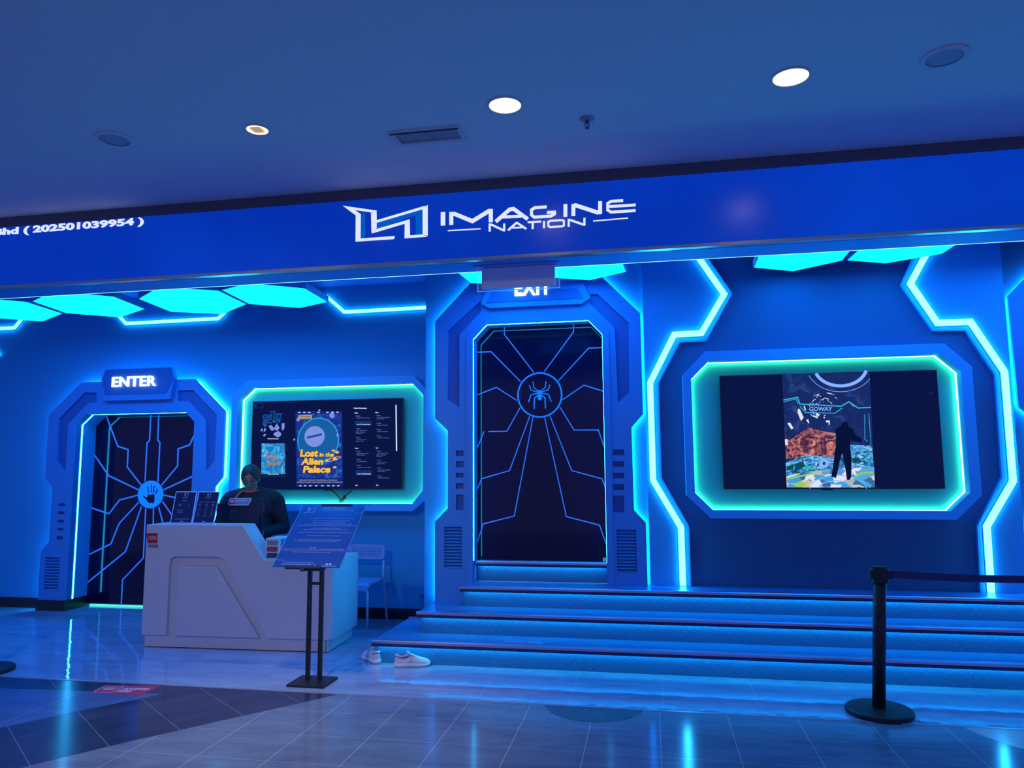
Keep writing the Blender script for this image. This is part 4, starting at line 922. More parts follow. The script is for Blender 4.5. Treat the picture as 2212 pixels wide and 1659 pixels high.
# ceiling speakers
for px, py, lb in ((2040, 122, 'faint round ceiling speaker near the upper right corner'), (248, 300, 'faint round ceiling speaker at the upper left')):
    p = atz(px, py, ZC); rt = empty('ceiling_speaker', (p.x, p.y, ZC), lb, 'speaker', 'round ceiling speakers')
    mb = MB(); lathe(mb, [(.09, -.0), (.115, -.002), (.115, -.008), (.09, -.01)], (p.x, p.y, ZC), 36, cap=False); mb.build('rim', CEIL, rt, smooth=True)
    mb = MB(); lathe(mb, [(.001, -.004), (.09, -.004), (.09, -.001), (.001, -.001)], (p.x, p.y, ZC), 30); mb.build('grille', mat('speaker_grille', (.42, .45, .56), .7), rt)

# ================================================================== DESK
DA = math.radians(1.9)
dk = empty('reception_desk', (-4.573, 6.185, 0), 'white stepped reception desk with a milled trapezoid front panel', 'desk'); dk.rotation_euler = (0, 0, DA)
DM = parent_world(dk); DI = DM.inverted()
def dpt(px, py, v=-.02):      # pixel on the desk front plane (local y = v) -> local (u,z)
    dd = DI.to_3x3() @ ray(px, py); o_ = DI @ Vector((0, 0, CAMH)); t = (v - o_.y) / dd.y; q = o_ + dd * t; return (q.x, q.z)
def dbuild(mb, name, m, parent=dk, **k):
    return mb.build(name, m, parent, world=False, **k)
cD = cr(280, 980, 3.95)
FD = -.022
A_ = [dpt(*p, FD) for p in cD((150, 605), (965, 610), (1145, 905), (100, 1550), (1700, 1590))]
zt_, zlow, zbot = (A_[0][1] + A_[1][1]) / 2, A_[2][1], .11
u0, u1, us, ul = A_[3][0], A_[4][0] + .02, A_[1][0], A_[2][0]
u0 = A_[3][0]
rec = [dpt(*p, FD) for p in cD((310, 1560), (343, 960), (350, 910), (365, 890), (400, 878), (730, 878), (765, 886), (795, 905), (820, 935), (1175, 1580))]
rx0 = rec[0][0]
hole = [(rx0, zbot), (rx0, rec[1][1]), (rx0 + .008, rec[2][1]), (rx0 + .02, rec[3][1]), (rx0 + .05, rec[4][1]), (rec[5][0], rec[4][1]), (rec[6][0], rec[6][1]), (rec[7][0], rec[7][1]), (rec[8][0], rec[8][1]), (rec[9][0], zbot)]
DEP = .62
rcn = .05
def arcq(cx, cy, r_, a0, a1, n=6): return [(cx + r_ * math.cos(a0 + (a1 - a0) * i / n), cy + r_ * math.sin(a0 + (a1 - a0) * i / n)) for i in range(n + 1)]
# front slab: profile with the recess cut out from below
fr = [(u0, zbot), hole[0]] + hole[1:-1] + [hole[-1], (u1 - rcn, zbot), (u1 - rcn, zlow), (ul, zlow), (us, zt_), (u0, zt_)]
mb = MB(); prism(mb, fr, FD, .012); dbuild(mb, 'front_panel', DESK, bevel=.004)
# inner raised panel
ip = [dpt(*p, FD) for p in cD((385, 1562), (405, 965), (740, 960), (1100, 1577))]
inr = [(ip[0][0] + .0, zbot), (ip[0][0] + .0, ip[1][1] - .02), (ip[0][0] + .02, ip[1][1]), (ip[2][0] - .01, ip[1][1]), (ip[2][0] + .015, ip[1][1] - .02), (ip[3][0], zbot)]
mb = MB(); prism(mb, inr, FD - .003, .011); dbuild(mb, 'inset_panel', DESK, bevel=.006)
# base slab seen in the recess + plinth
mb = MB(); prism(mb, [(u0 + .02, 0.012), (u1 - .05, 0.012), (u1 - .05, zlow - .02), (ul, zlow - .02), (us, zt_ - .03), (u0 + .02, zt_ - .03)], .012, .03); dbuild(mb, 'base_panel', DESK)
mb = MB(); prism(mb, [(u0 + .02, .004)] + arcq(u1 - .09, .044 - .04 + .04, .0, 0, 0, 1)[:0] + [(u1 - .045, .004), (u1 - .045, DEP - .03), (u0 + .02, DEP - .03)], .004, zbot, axis='z')
mb = MB(); prism(mb, [(u0 + .02, .0), (u1 - .05, .0)] + arcq(u1 - .065, .03, .03, -PI / 2, 0) + [(u1 - .035, DEP - .03), (u0 + .02, DEP - .03)], .006, zbot - .001, axis='z'); dbuild(mb, 'plinth', DESK)
# rounded right end
pl_ = [(u1 - rcn - .0, FD)] + arcq(u1 - rcn, FD + rcn, rcn, -PI / 2, 0, 8)[1:] + [(u1, DEP), (u1 - .03, DEP), (u1 - .03, .012), (u1 - rcn, .012)]
mb = MB(); prism(mb, pl_, zbot, zlow, axis='z'); dbuild(mb, 'right_side', DESK)
mb = MB(); prism(mb, [(u0, .013), (u0 + .03, .013), (u0 + .03, DEP), (u0, DEP)], zbot, zt_, axis='z'); dbuild(mb, 'left_side', DESK, bevel=.003)
mb = MB(); prism(mb, [(u0 + .03, .0305), (us - .02, .0305), (us - .02, .2), (u0 + .03, .2)], zt_ - .03, zt_, axis='z'); dbuild(mb, 'upper_ledge', DESK)
mb = MB()
t_ = .03; dx_, dz_ = (ul - us), (zlow - zt_); n_ = Vector((-dz_, dx_)).normalized() * t_
mb.add([(us, .0125, zt_), (ul, .0125, zlow), (ul - n_.x, .0125, zlow - n_.y), (us - n_.x, .0125, zt_ - n_.y), (us, .2, zt_), (ul, .2, zlow), (ul - n_.x, .2, zlow - n_.y), (us - n_.x, .2, zt_ - n_.y)], [(0, 1, 2, 3), (4, 7, 6, 5), (0, 4, 5, 1), (1, 5, 6, 2), (2, 6, 7, 3), (3, 7, 4, 0)])
dbuild(mb, 'sloping_ledge', DESK)
mb = MB(); prism(mb, [(u0 + .03, .2), (ul, .2), (ul, .0305), (u1 - .03, .0305), (u1 - .03, DEP), (u0 + .03, DEP)], zlow - .03, zlow, axis='z'); dbuild(mb, 'worktop', DESK)
# ---- things on the desk (world coordinates through DM)
def dw(u, v, z): return DM @ Vector((u, v, z))
# red acceptance sticker on the left corner
st = empty('desk_sticker', dw(u0 + .05, FD, .9), 'small dark red and grey sticker on the top left corner of the desk', 'sticker')
q = [dpt(*p, FD - .002) for p in ((315.8, 1151.5), (340, 1150.5), (341.5, 1173.5), (319.5, 1174))]
mb = MB(); prism(mb, [(u0 - .004, q[0][1]), (q[1][0], q[0][1]), (q[1][0] + .004, q[2][1]), (q[3][0], q[2][1])], FD - .003, FD - .0003); mb.v = [tuple(DM @ Vector(v)) for v in mb.v]; mb.build('red_field', mat('sticker_red', (.45, .02, .05), .4), st)
q2 = [dpt(*p, FD - .002) for p in ((319.5, 1176), (341, 1183))]
mb = MB(); prism(mb, [(q2[0][0], q2[1][1]), (q2[1][0], q2[1][1]), (q2[1][0], q2[0][1]), (q2[0][0], q2[0][1])], FD - .003, FD - .0003); mb.v = [tuple(DM @ Vector(v)) for v in mb.v]; mb.build('grey_field', mat('sticker_grey', (.2, .22, .22), .4), st)
mb = MB()
for y0_, y1_, x1_, s_ in ((1159.0, 1161.3, 337.5, 'SUPPORT'), (1163.2, 1165.3, 338.8, 'LOCAL CARD')):
    a, c = dpt(321, y0_, FD - .004), dpt(x1_, y1_, FD - .004); prism(mb, [(a[0], c[1]), (c[0], c[1]), (c[0], a[1]), (a[0], a[1])], FD - .0042, FD - .003)
mb.v = [tuple(DM @ Vector(v)) for v in mb.v]; mb.build('text_lines', mat('sticker_text', (.7, .5, .65), .4), st)
# menu cards in acrylic stands
MENU = mat('menu_card', (.012, .02, .09), .3); CLR = mat('acrylic_rim', (.55, .65, .95), .15, emit=(.05, .1, .45), es=.5); PRN = mat('menu_print', (.5, .55, .8), .5)
cM = cr(360, 1040, 16.59)
vb = .10
def menu(corners, label, build):
    """corners px: BL, BR, TR, TL ; leaning back from local y=vb"""
    bl = dpt(*corners[0], vb); br = dpt(*corners[1], vb); vt = vb + .075; tr = dpt(*corners[2], vt); tl = dpt(*corners[3], vt)
    BL, BR, TR, TL = dw(bl[0], vb, zt_ + .004), dw(br[0], vb, zt_ + .004), dw(tr[0], vt, tr[1]), dw(tl[0], vt, tl[1])
    rt = empty('menu_stand', (BL + BR) / 2, label, 'menu stand', 'price cards on the desk ledge')
    nr = (BR - BL).cross(TL - BL).normalized()
    def quad(m_, u0_, u1_, w0_, w1_, h0, h1):
        def S(u, w, h): return (BL * (1 - u) * (1 - w) + BR * u * (1 - w) + TL * (1 - u) * w + TR * u * w) + nr * h
        V = [S(u0_, w0_, h0), S(u1_, w0_, h0), S(u1_, w1_, h0), S(u0_, w1_, h0), S(u0_, w0_, h1), S(u1_, w0_, h1), S(u1_, w1_, h1), S(u0_, w1_, h1)]
        return m_.add(V, [(0, 1, 2, 3), (7, 6, 5, 4), (0, 4, 5, 1), (1, 5, 6, 2), (2, 6, 7, 3), (3, 7, 4, 0)])
    quad(mb := MB(), .02, .98, .02, .98, 0, .002); mb.build('card', MENU, rt)
    mb = MB()
    for r4 in ((0, .025, 0, 1), (.975, 1, 0, 1), (0, 1, 0, .015), (0, 1, .975, 1)): quad(mb, *r4, -.001, .004)
    mb.build('acrylic_edge', CLR, rt)
    mb = MB(); quad(mb, .0, 1, 0, .01, -.09, 0); mb.build('foot', CLR, rt)
    def T(m_, s, x0, x1, y0_, y1_, bold=.02):
        def S(u, w): return (BL * (1 - u) * (1 - w) + BR * u * (1 - w) + TL * (1 - u) * w + TR * u * w)
        a, b2, c2, e2 = S(x0, 1 - y1_), S(x1, 1 - y1_), S(x0, 1 - y0_), S(x1, 1 - y0_); text_on(m_, s, a, b2, c2, thick=.0004, bold=bold, TR=e2, lift=.0025)
    mb = MB()
    lg = (((0, 1), (.4, .86), (.4, .8), (.15, .83), (.25, .75), (.22, .1), (.6, .15), (.6, .05), (.13, 0), (.13, .75)), ((.33, .8), (.4, .8), (.4, .35), (.33, .25)), ((.4, .5), (1, 1), (1, 0), (.75, 0), (.75, .1), (.93, .1), (.93, .85), (.4, .6)))
    build(mb, T, quad, lg, (BL, BR, TL, TR, nr)); mb.build('print', PRN, rt)
def logo_on(mb, geo, u0_, u1_, w0_, w1_, lg, h=.0025):
    BL, BR, TL, TR, nr = geo
    def S(u, w, hh): return (BL * (1 - u) * (1 - w) + BR * u * (1 - w) + TL * (1 - u) * w + TR * u * w) + nr * hh
    for poly in lg:
        n = len(poly); V = [S(u0_ + (u1_ - u0_) * a, w0_ + (w1_ - w0_) * b, h + .0004) for a, b in poly] + [S(u0_ + (u1_ - u0_) * a, w0_ + (w1_ - w0_) * b, h) for a, b in poly]
        mb.add(V, [tuple(range(n)), tuple(range(2 * n - 1, n - 1, -1))] + [(i, (i + 1) % n, (i + 1) % n + n, i + n) for i in range(n)])
def m1(mb, T, quad, lg, geo):
    logo_on(mb, geo, .42, .6, .84, .96, lg); T(mb, 'IMAGINE', .36, .62, .195, .215); T(mb, 'SPECIAL', .4, .6, .285, .305)
    T(mb, 'WEEKDAY', .24, .38, .40, .415); T(mb, '28', .72, .76, .40, .415); T(mb, 'WEEKEND', .24, .42, .45, .465); T(mb, '38', .72, .76, .45, .465)
    for k, s in enumerate(('SINGLE RIDE PASS', 'DOUBLE RIDE PASS', 'FAMILY RIDE PASS')): T(mb, s, .22, .48, .58 + .04 * k, .594 + .04 * k)
    quad(mb, .18, .85, .125, .135, .0025, .003); quad(mb, .45, .5, .045, .07, .0025, .003); quad(mb, .52, .57, .045, .07, .0025, .003)
def m2(mb, T, quad, lg, geo):
    logo_on(mb, geo, .42, .6, .84, .95, lg); T(mb, 'IMAGINE', .36, .62, .185, .205)
    for k, x in enumerate((.12, .42, .72)):
        T(mb, ('SINGLE', 'COUPLE', 'FAMILY')[k], x, x + .2, .325, .345)
        for j, yy in enumerate((.4, .46, .54, .6, .67, .7, .76)):
            T(mb, ('RIDE', 'VIDEO', 'ADULT', 'CHILD', 'PASS', 'TICKET', 'PRICE')[j], x + .02 * (j % 3), x + .1 + .02 * ((j + k) % 4), yy, yy + .014)
    quad(mb, .45, .5, .045, .07, .0025, .003); quad(mb, .52, .57, .045, .07, .0025, .003)
menu([cM((130, 1480))[0], cM((905, 1470))[0], cM((1090, 360))[0], cM((345, 360))[0]], 'dark blue price card in a clear stand, the left of the two', m1)
menu([cM((930, 1470))[0], cM((1690, 1490))[0], cM((1915, 365))[0], cM((1165, 360))[0]], 'dark blue price card with three columns, the right of the two', m2)
# monitor seen from behind
vm = .40
def dq(px, py, v=vm): u, z = dpt(px, py, v); return (u, z)
ma, mb_, mc = dq(468, 1087), dq(569, 1087), dq(571, 1170)
mon = empty('computer_monitor', dw((ma[0] + mb_[0]) / 2, vm, zlow), 'black computer monitor seen from behind at the till', 'monitor')
MONM = mat('monitor_plastic', (.012, .016, .05), .42)
def wb(mbx, name, m, parent, **k): mbx.v = [tuple(DM @ Vector(v)) for v in mbx.v]; return mbx.build(name, m, parent, **k)
x0_, x1_ = ma[0], mb_[0]; z1_ = (ma[1] + mb_[1]) / 2; z0_ = z1_ - .34
m = MB(); prism(m, rrect(x0_, z0_, x1_, z1_, .01, 3), vm, vm + .012); prism(m, rrect(x0_ + .03, z0_ + .03, x1_ - .03, z1_ - .10, .02, 3), vm - .025, vm); bk = wb(m, 'back_shell', MONM, mon)
m = MB(); prism(m, [(x0_ + .005, z1_ - .102), (x1_ - .005, z1_ - .102), (x1_ - .005, z1_ - .098), (x0_ + .005, z1_ - .098)], vm - .002, vm); wb(m, 'ridge', mat('monitor_ridge', (.03, .05, .13), .3), mon)
m = MB(); text_on(m, 'msi', Vector((x0_ + .14, vm, z1_ - .09)), Vector((x0_ + .23, vm, z1_ - .09)), Vector((x0_ + .14, vm, z1_ - .055)), thick=.001, bold=.02, shear=.1); wb(m, 'logo', mat('monitor_logo', (.05, .08, .18), .3), mon)
m = MB(); box(m, ((x0_ + x1_) / 2 - .03, vm - .02, zlow + .01), ((x0_ + x1_) / 2 + .03, vm + .0, z0_ + .1)); wb(m, 'stand_neck', MONM, mon)
m = MB(); box(m, ((x0_ + x1_) / 2 - .12, vm - .08, zlow), ((x0_ + x1_) / 2 + .12, vm + .08, zlow + .012)); wb(m, 'stand_foot', MONM, mon)
# POINTS sign clipped on the monitor
cP = cr(460, 980, 11.06)
pv = vm - .008
def dqs(pts, v): return [dpt(*p, v) for p in pts]
ps = empty('points_sign', dw(dpt(518, 1086, pv)[0], pv, dpt(518, 1086, pv)[1]), 'small slanted red and grey POINTS sign clipped to the monitor top', 'sign')
outl = dqs(cP((355, 1190), (375, 1120), (400, 1075), (430, 1060), (930, 1060), (885, 1170), (850, 1225), (800, 1238), (375, 1238)), pv)
m = MB(); prism(m, outl, pv, pv + .004); wb(m, 'backing', mat('sign_white_edge', (.7, .62, .8), .5), ps)
m = MB(); prism(m, dqs(cP((370, 1190), (388, 1125), (415, 1080), (530, 1078), (522, 1212), (382, 1212)), pv), pv - .0006, pv); wb(m, 'red_part', mat('sign_red', (.55, .05, .2), .5), ps)
m = MB(); prism(m, dqs(cP((525, 1212), (535, 1078), (895, 1078), (860, 1170), (835, 1210)), pv), pv - .0006, pv); wb(m, 'grey_part', mat('sign_greyblue', (.25, .38, .5), .5), ps)
m = MB(); a, b2, c2 = dqs(cP((555, 1145), (780, 1145), (575, 1102)), pv); text_on(m, 'POINTS', Vector((a[0], pv - .001, a[1])), Vector((b2[0], pv - .001, b2[1])), Vector((a[0], pv - .001, c2[1])), thick=.0005, bold=.03, shear=.2)
a, b2 = dqs(cP((400, 1160), (510, 1115)), pv); prism(m, [(a[0], a[1]), (b2[0], a[1]), (b2[0], (a[1] + b2[1]) / 2 - .002), (a[0], (a[1] + b2[1]) / 2 - .002)], pv - .0012, pv - .0006); prism(m, [(a[0], (a[1] + b2[1]) / 2 + .001), (b2[0], (a[1] + b2[1]) / 2 + .001), (b2[0], b2[1]), (a[0], b2[1])], pv - .0012, pv - .0006)
wb(m, 'lettering', mat('sign_white_text', (.75, .8, .95), .5), ps)
# drawer organiser
cO = cr(565, 1140, 20.74)
vo = .05
oa, ob, oc, od_ = dqs(cO((190, 465), (800, 470), (770, 1400), (205, 1400)), vo)
og = empty('drawer_box', dw((oa[0] + ob[0]) / 2, vo, zlow), 'small white drawer organiser with grey, red and dark teal fronts', 'organiser')
ox0, ox1, oz1 = oa[0], ob[0], oa[1]
m = MB(); box(m, (ox0, vo, zlow), (ox1, vo + .24, oz1)); wb(m, 'case', PLASW, og, bevel=.004)
h_ = (oz1 - zlow - .015) / 3
for k, (nm, colr) in enumerate((('drawer_teal', (.01, .07, .16)), ('drawer_red', (.38, .06, .1)), ('drawer_grey', (.28, .29, .33)))):
    m = MB(); box(m, (ox0 + .014, vo - .004, zlow + .008 + h_ * k), (ox1 - .014, vo, zlow + h_ * (k + 1) - .004)); o = wb(m, 'drawer', mat(nm, colr, .4), og, bevel=.002)
m = MB(); box(m, (ox1 - .0, vo + .03, zlow + .06), (ox1 + .001, vo + .16, oz1 - .015)); wb(m, 'side_print', mat('side_print_teal', (.02, .25, .5), .5), og)

# ================================================================== EASEL
eb = [atz(*q, 0) for q in ((620.3, 1482.7), (658.8, 1463.5), (732, 1466.5), (696.8, 1489.5))]
ec = sum(eb, Vector()) / 4
es = empty('sign_stand', (ec.x, ec.y, 0), 'black floor stand holding the tilted blue entry guidelines board', 'sign stand')
ey = (eb[0].y + eb[3].y) / 2; ebk = (eb[1].y + eb[2].y) / 2
m = MB(); box(m, (eb[0].x, ey, 0), (eb[3].x, ebk, .018)); m.build('base_plate', METB, es, bevel=.002)
pyy = 5.40
pA, pB = aty(664.5, 1470, pyy), aty(690.5, 1470, pyy)
ztop = aty(664, 1222, pyy).z
for p in (pA, pB): m = MB(); box(m, (p.x - .014, pyy - .014, .018), (p.x + .014, pyy + .014, ztop)); m.build('post', METB, es)
zc2 = aty(678, 1260, pyy).z; m = MB(); box(m, (pA.x + .014, pyy - .01, zc2 - .01), (pB.x - .014, pyy + .01, zc2 + .01)); m.build('crossbar', METB, es)
# tilted board
BL, BR = aty(587, 1223.8, 5.33), aty(734.7, 1226, 5.33); zb_ = (BL.z + BR.z) / 2; BL.z = BR.z = zb_
TL = aty(655, 1091.2, 5.80); TR = aty(791.4, 1091.4, 5.80); zt3 = (TL.z + TR.z) / 2; TL.z = TR.z = zt3
TL.x = BL.x + (TL.x - BL.x) * .5 + (TR.x - BR.x) * .5 if False else TL.x
U_ = (BR - BL); Wv = ((TL - BL) + (TR - BR)) / 2; NR = U_.cross(Wv).normalized()
def SB(u, w, h): return BL + U_ * u + Wv * w + NR * h
def bquad(m_, pts, h0, h1):
    n = len(pts); V = [SB(a, b2, h1) for a, b2 in pts] + [SB(a, b2, h0) for a, b2 in pts]
    return m_.add(V, [tuple(range(n)), tuple(range(2 * n - 1, n - 1, -1))] + [(i, (i + 1) % n, (i + 1) % n + n, i + n) for i in range(n)])
m = MB(); bquad(m, [(0, 0), (1, 0), (1, 1), (0, 1)], -.006, 0); brd = m.build('board', mat('guideline_board', (.025, .095, .40), .22), es)
m = MB()
for r4 in ((0, 0, .006, 1), (.994, 0, 1, 1)): bquad(m, [(r4[0], r4[1]), (r4[2], r4[1]), (r4[2], r4[3]), (r4[0], r4[3])], -.006, .0008)
m.build('board_edge', mat('board_edge', (.4, .5, .9), .3), brd)
cB_ = lambda x, y: None
def bt(m_, s, u0_, u1_, w0_, w1_, bold=.02, shear=0.2): text_on(m_, s, SB(u0_, w0_, 0), SB(u1_, w0_, 0), SB(u0_, w1_, 0), thick=.0004, bold=bold, shear=shear, lift=.0006)
m = MB()
bt(m, 'PLEASE FOLLOW OUR', .34, .70, .955, .972, .03); bt(m, 'ENTRY GUIDELINES', .36, .68, .925, .945, .03)
logo_b = (((0, 1), (.4, .86), (.4, .8), (.15, .83), (.25, .75), (.22, .1), (.6, .15), (.6, .05), (.13, 0), (.13, .75)), ((.33, .8), (.4, .8), (.4, .35), (.33, .25)), ((.4, .5), (1, 1), (1, 0), (.75, 0), (.75, .1), (.93, .1), (.93, .85), (.4, .6)))
for poly in logo_b: bquad(m, [(.10 + .13 * a, .885 + .075 * b2) for a, b2 in poly], .0006, .001)
bt(m, 'IMAGINE', .07, .24, .858, .873)
ROWS = [('WE APPRECIATE YOUR COOPERATION. NO OUTSIDE FOOD OR DRINKS', .22, .90, .775), ('PLEASE QUEUE IN AN ORDERLY MANNER', .26, .84, .735), ('REMOVE YOUR SHOES BEFORE ENTERING THE ATTRACTION', .3, .8, .70),
        ('CHILDREN MUST BE ACCOMPANIED BY AN ADULT AT ALL TIMES', .18, .90, .678), ('GUESTS WITH HEART CONDITIONS OR WHO ARE PREGNANT MUST NOT RIDE TODAY', .08, .98, .655),
        ('A PHONE CALL OR AN EMERGENCY ANNOUNCE', .30, .76, .61), ('PLEASE KEEP ALL BAGS AND PERSONAL ITEMS INSIDE THE LOCKERS', .2, .87, .588), ('FLASH PHOTOGRAPHY AND VIDEO RECORDING ARE NOT PERMITTED INSIDE', .14, .94, .543),
        ('PLEASE LISTEN TO THE STAFF', .3, .8, .49), ('MANAGEMENT RESERVES THE RIGHT OF ADMISSION AND REFUSAL', .13, .86, .425), ('SMOKING IS STRICTLY PROHIBITED IN ALL AREAS', .2, .79, .402),
        ('DISCLAIMER', .42, .52, .30), ('PARTICIPANTS ENTER AND USE THIS ATTRACTION AT THEIR OWN RISK AND BY ENTERING', .04, .95, .277), ('THE MANAGEMENT WILL NOT BE RESPONSIBLE FOR ANY LOSS DAMAGE OR INJURY', .02, .97, .253), ('THANK YOU FOR YOUR UNDERSTANDING', .2, .76, .23)]
for s, a, b2, w in ROWS: bt(m, s, a, b2, w - .013, w, .01)
bt(m, 'IMAGINE NATION MALAYSIA', .12, .56, .03, .045, .03); bt(m, 'IMAGINE NATION', .72, .94, .012, .024, .02)
for u in (.77, .82): bquad(m, [(u, .035), (u + .035, .035), (u + .035, .06), (u, .06)], .0006, .001)
m.build('board_print', mat('board_print', (.42, .52, .9), .4), brd)
m = MB()
def bl_(pts, w=.006):
    a = offset_path(pts, w / 2); c2 = offset_path(pts, -w / 2)
    for i in range(len(pts) - 1): bquad(m, [a[i], a[i + 1], c2[i + 1], c2[i]], .0006, .001)
bl_([(.30, 1), (.34, .925), (.36, .91), (.82, .91), (.88, .86), (.99, .855)]); bl_([(0, .10), (.10, .10), (.2, .062), (.58, .062), (.66, .0)])
m.build('board_lines', mat('board_lines', (.25, .38, .85), .4), brd)
m = MB(); bquad(m, [(.2, -.02), (.72, -.02), (.72, .012), (.2, .012)], -.012, .006); bquad(m, [(.44, -.05), (.5, -.05), (.5, -.02), (.44, -.02)], -.012, .004); m.build('clamp', METB, es); m = MB(); bquad(m, [(.3, .985), (.78, .985), (.78, 1.012), (.3, 1.012)], -.012, .006); m.build('clamp', METB, es)
m = MB(); tube(m, [SB(.5, .0, -.012), SB(.5, 1.0, -.012)], .012, 8); m.v and m.build('spine', METB, es)
m = MB(); box(m, (pA.x - .02, BL.y + .005, ztop - .03), (pB.x + .02, pyy + .02, ztop)); m.build('head_bracket', METB, es)

# ================================================================== STANCHIONS + BELT
def stanchion(x, y, label, lean=0.0):
    rt = empty('barrier_post', (x, y, 0), label, 'barrier post', 'black retractable belt posts')
    m = MB(); lathe(m, [(.001, 0), (.2, 0), (.205, .006), (.205, .028), (.195, .036), (.05, .043), (.001, .043)], (0, 0, 0), 48)
    m.v = [(v[0] + x, v[1] + y, v[2]) for v in m.v]; m.build('base', METB, rt, smooth=False)
    tp_ = Vector((x + lean, y, .90)); m = MB(); tube(m, [(x, y, .04), tuple(tp_)], .04, 24); m.build('tube', METB, rt, smooth=True)
    m = MB(); tube(m, [(x + lean, y, .83), (x + lean, y, .925)], .052, 20); box(m, (x + lean - .065, y - .03, .855), (x + lean + .065, y + .03, .91)); m.build('belt_head', METB, rt)
    m = MB(); tube(m, [(x + lean, y, .925), (x + lean, y, .933)], .045, 20); m.build('cap', METB, rt)
    return rt
bc = atz(1899.5, 1541, 0)
tpp = aty(1900, 1232, bc.y)
stanchion(bc.x, bc.y, 'black belt barrier post standing before the stairs at right', tpp.x - bc.x)
stanchion(-5.285, 5.235, 'black belt barrier post whose round base pokes in at the left edge', -.06)
a, b2 = Vector((tpp.x + .066, bc.y, .884)), aty(2212, 1246, 5.6)
e2 = Vector((3.75, 5.7, .884)); sd = Vector((0, 0, .024)); tk = Vector((.0, .0015, 0))
stanchion(e2.x + .066, e2.y, 'black belt barrier post beyond the right edge holding the belt end')
cpts = []
for k in range(13):
    t = k / 12; x_ = a.x + (e2.x - a.x) * t; tb_ = (b2.x - a.x) / (e2.x - a.x)
    cpts.append(Vector((x_, a.y + (e2.y - a.y) * t, .884 - (.884 - b2.z) * (t * (1 - t)) / (tb_ * (1 - tb_)))))
m = MB()
for k in range(12):
    p0, p1 = cpts[k], cpts[k + 1]; V = [p0 - sd, p1 - sd, p1 + sd, p0 + sd]
    m.add([v - tk for v in V] + [v + tk for v in V], [(0, 1, 2, 3), (7, 6, 5, 4), (0, 4, 5, 1), (3, 2, 6, 7)])
tag(m.build('barrier_belt', mat('dark_belt_webbing', (.035, .04, .16), .7)), 'dark webbing belt stretched right from the barrier post', 'belt')

# ================================================================== CHAIR, BIN
ch = empty('chair', (-2.97, 7.2, 0), 'white chair with a hole-punched backrest behind the desk', 'chair')
CHP = mat('chair_plastic', (.35, .5, .85), .4); CHM = mat('chair_tube', (.55, .6, .8), .35)
crr = cr(740, 1160, 7.541)
yb2 = 7.50; yfr = 7.06
B4 = [aty(*p, yb2) for p in crr((165, 200), (690, 140), (660, 370), (160, 340))]
x1c = (B4[1].x + B4[2].x) / 2 + .01; x0c = x1c - .40; zb1 = aty(*crr((600, 122))[0], yb2).z; zb0 = aty(*crr((600, 360))[0], yb2).z
holes = []
for j in range(5):
    for i in range(11):
        hx_ = x0c + .045 + (x1c - x0c - .09) * (i + (.25 if j % 2 else -.0)) / 10.3; hz_ = zb0 + .035 + (zb1 - zb0 - .065) * j / 4
        holes.append([(hx_ + .009 * math.cos(t), hz_ + .009 * math.sin(t)) for t in [2 * PI * k / 8 for k in range(8)]])
m = MB(); prism(m, rrect(x0c, zb0, x1c, zb1, .045, 5), yb2 - .006, yb2 + .006, holes=holes); m.build('backrest', CHP, ch)
zs = aty(*crr((350, 712))[0], 7.3).z
m = MB()
sec = []
for yy, zz in ((yb2 - .03, zs + .0), (yb2 - .15, zs - .008), (yfr + .12, zs - .002), (yfr + .05, zs + .0), (yfr + .01, zs - .02), (yfr - .005, zs - .06)):
    sec.append([(x0c + .01, yy, zz + .006), (x1c - .01, yy, zz + .006), (x1c - .01, yy, zz - .006), (x0c + .01, yy, zz - .006)])
loft(m, sec); m.build('seat', CHP, ch)
for s, xx in ((-1, x0c + .012), (1, x1c - .012)):
    m = MB(); tube(m, [(xx, yb2 + .0, zb0 - .01), (xx, yb2 - .0, zb0 - .09), (xx + s * .004, yb2 - .02, zs), (xx + s * .015, yb2 + .02, zs - .2), (xx + s * .03, yb2 + .04, .004)], .0115, 10); m.build('leg', CHM, ch, smooth=True)
    m = MB(); tube(m, [(xx, yfr + .0, zs - .06), (xx + s * .006, yfr - .015, .004)], .0115, 10); m.build('leg', CHM, ch, smooth=True)
    m = MB(); tube(m, [(xx, yfr, zs - .03), (xx, yfr + .08, zs - .012), (xx, yb2 - .02, zs - .008)], .009, 8); m.build('seat_rail', CHM, ch, smooth=True)
bn = aty(914, 1310, 7.3)
bi = empty('waste_bin', (bn.x + .1, 7.3, 0), 'small grey-blue waste bin peeking out beside the wall corner', 'bin')
bz = aty(914, 1287, 7.3).z
m = MB(); lathe(m, [(.001, .0), (.085, .0), (.115, bz), (.108, bz), (.08, .01), (.001, .01)], (bn.x + .085, 7.3, 0), 28); m.build('bucket', mat('bin_plastic', (.06, .12, .35), .4), bi, smooth=True)
m = MB(); ribbon(m, circ(bn.x + .085, 7.3, .115, .115, 28), .012, bz - .004, bz + .006, closed=True, axis='z'); m.build('rim', mat('bin_plastic', (.06, .12, .35), .4), bi)

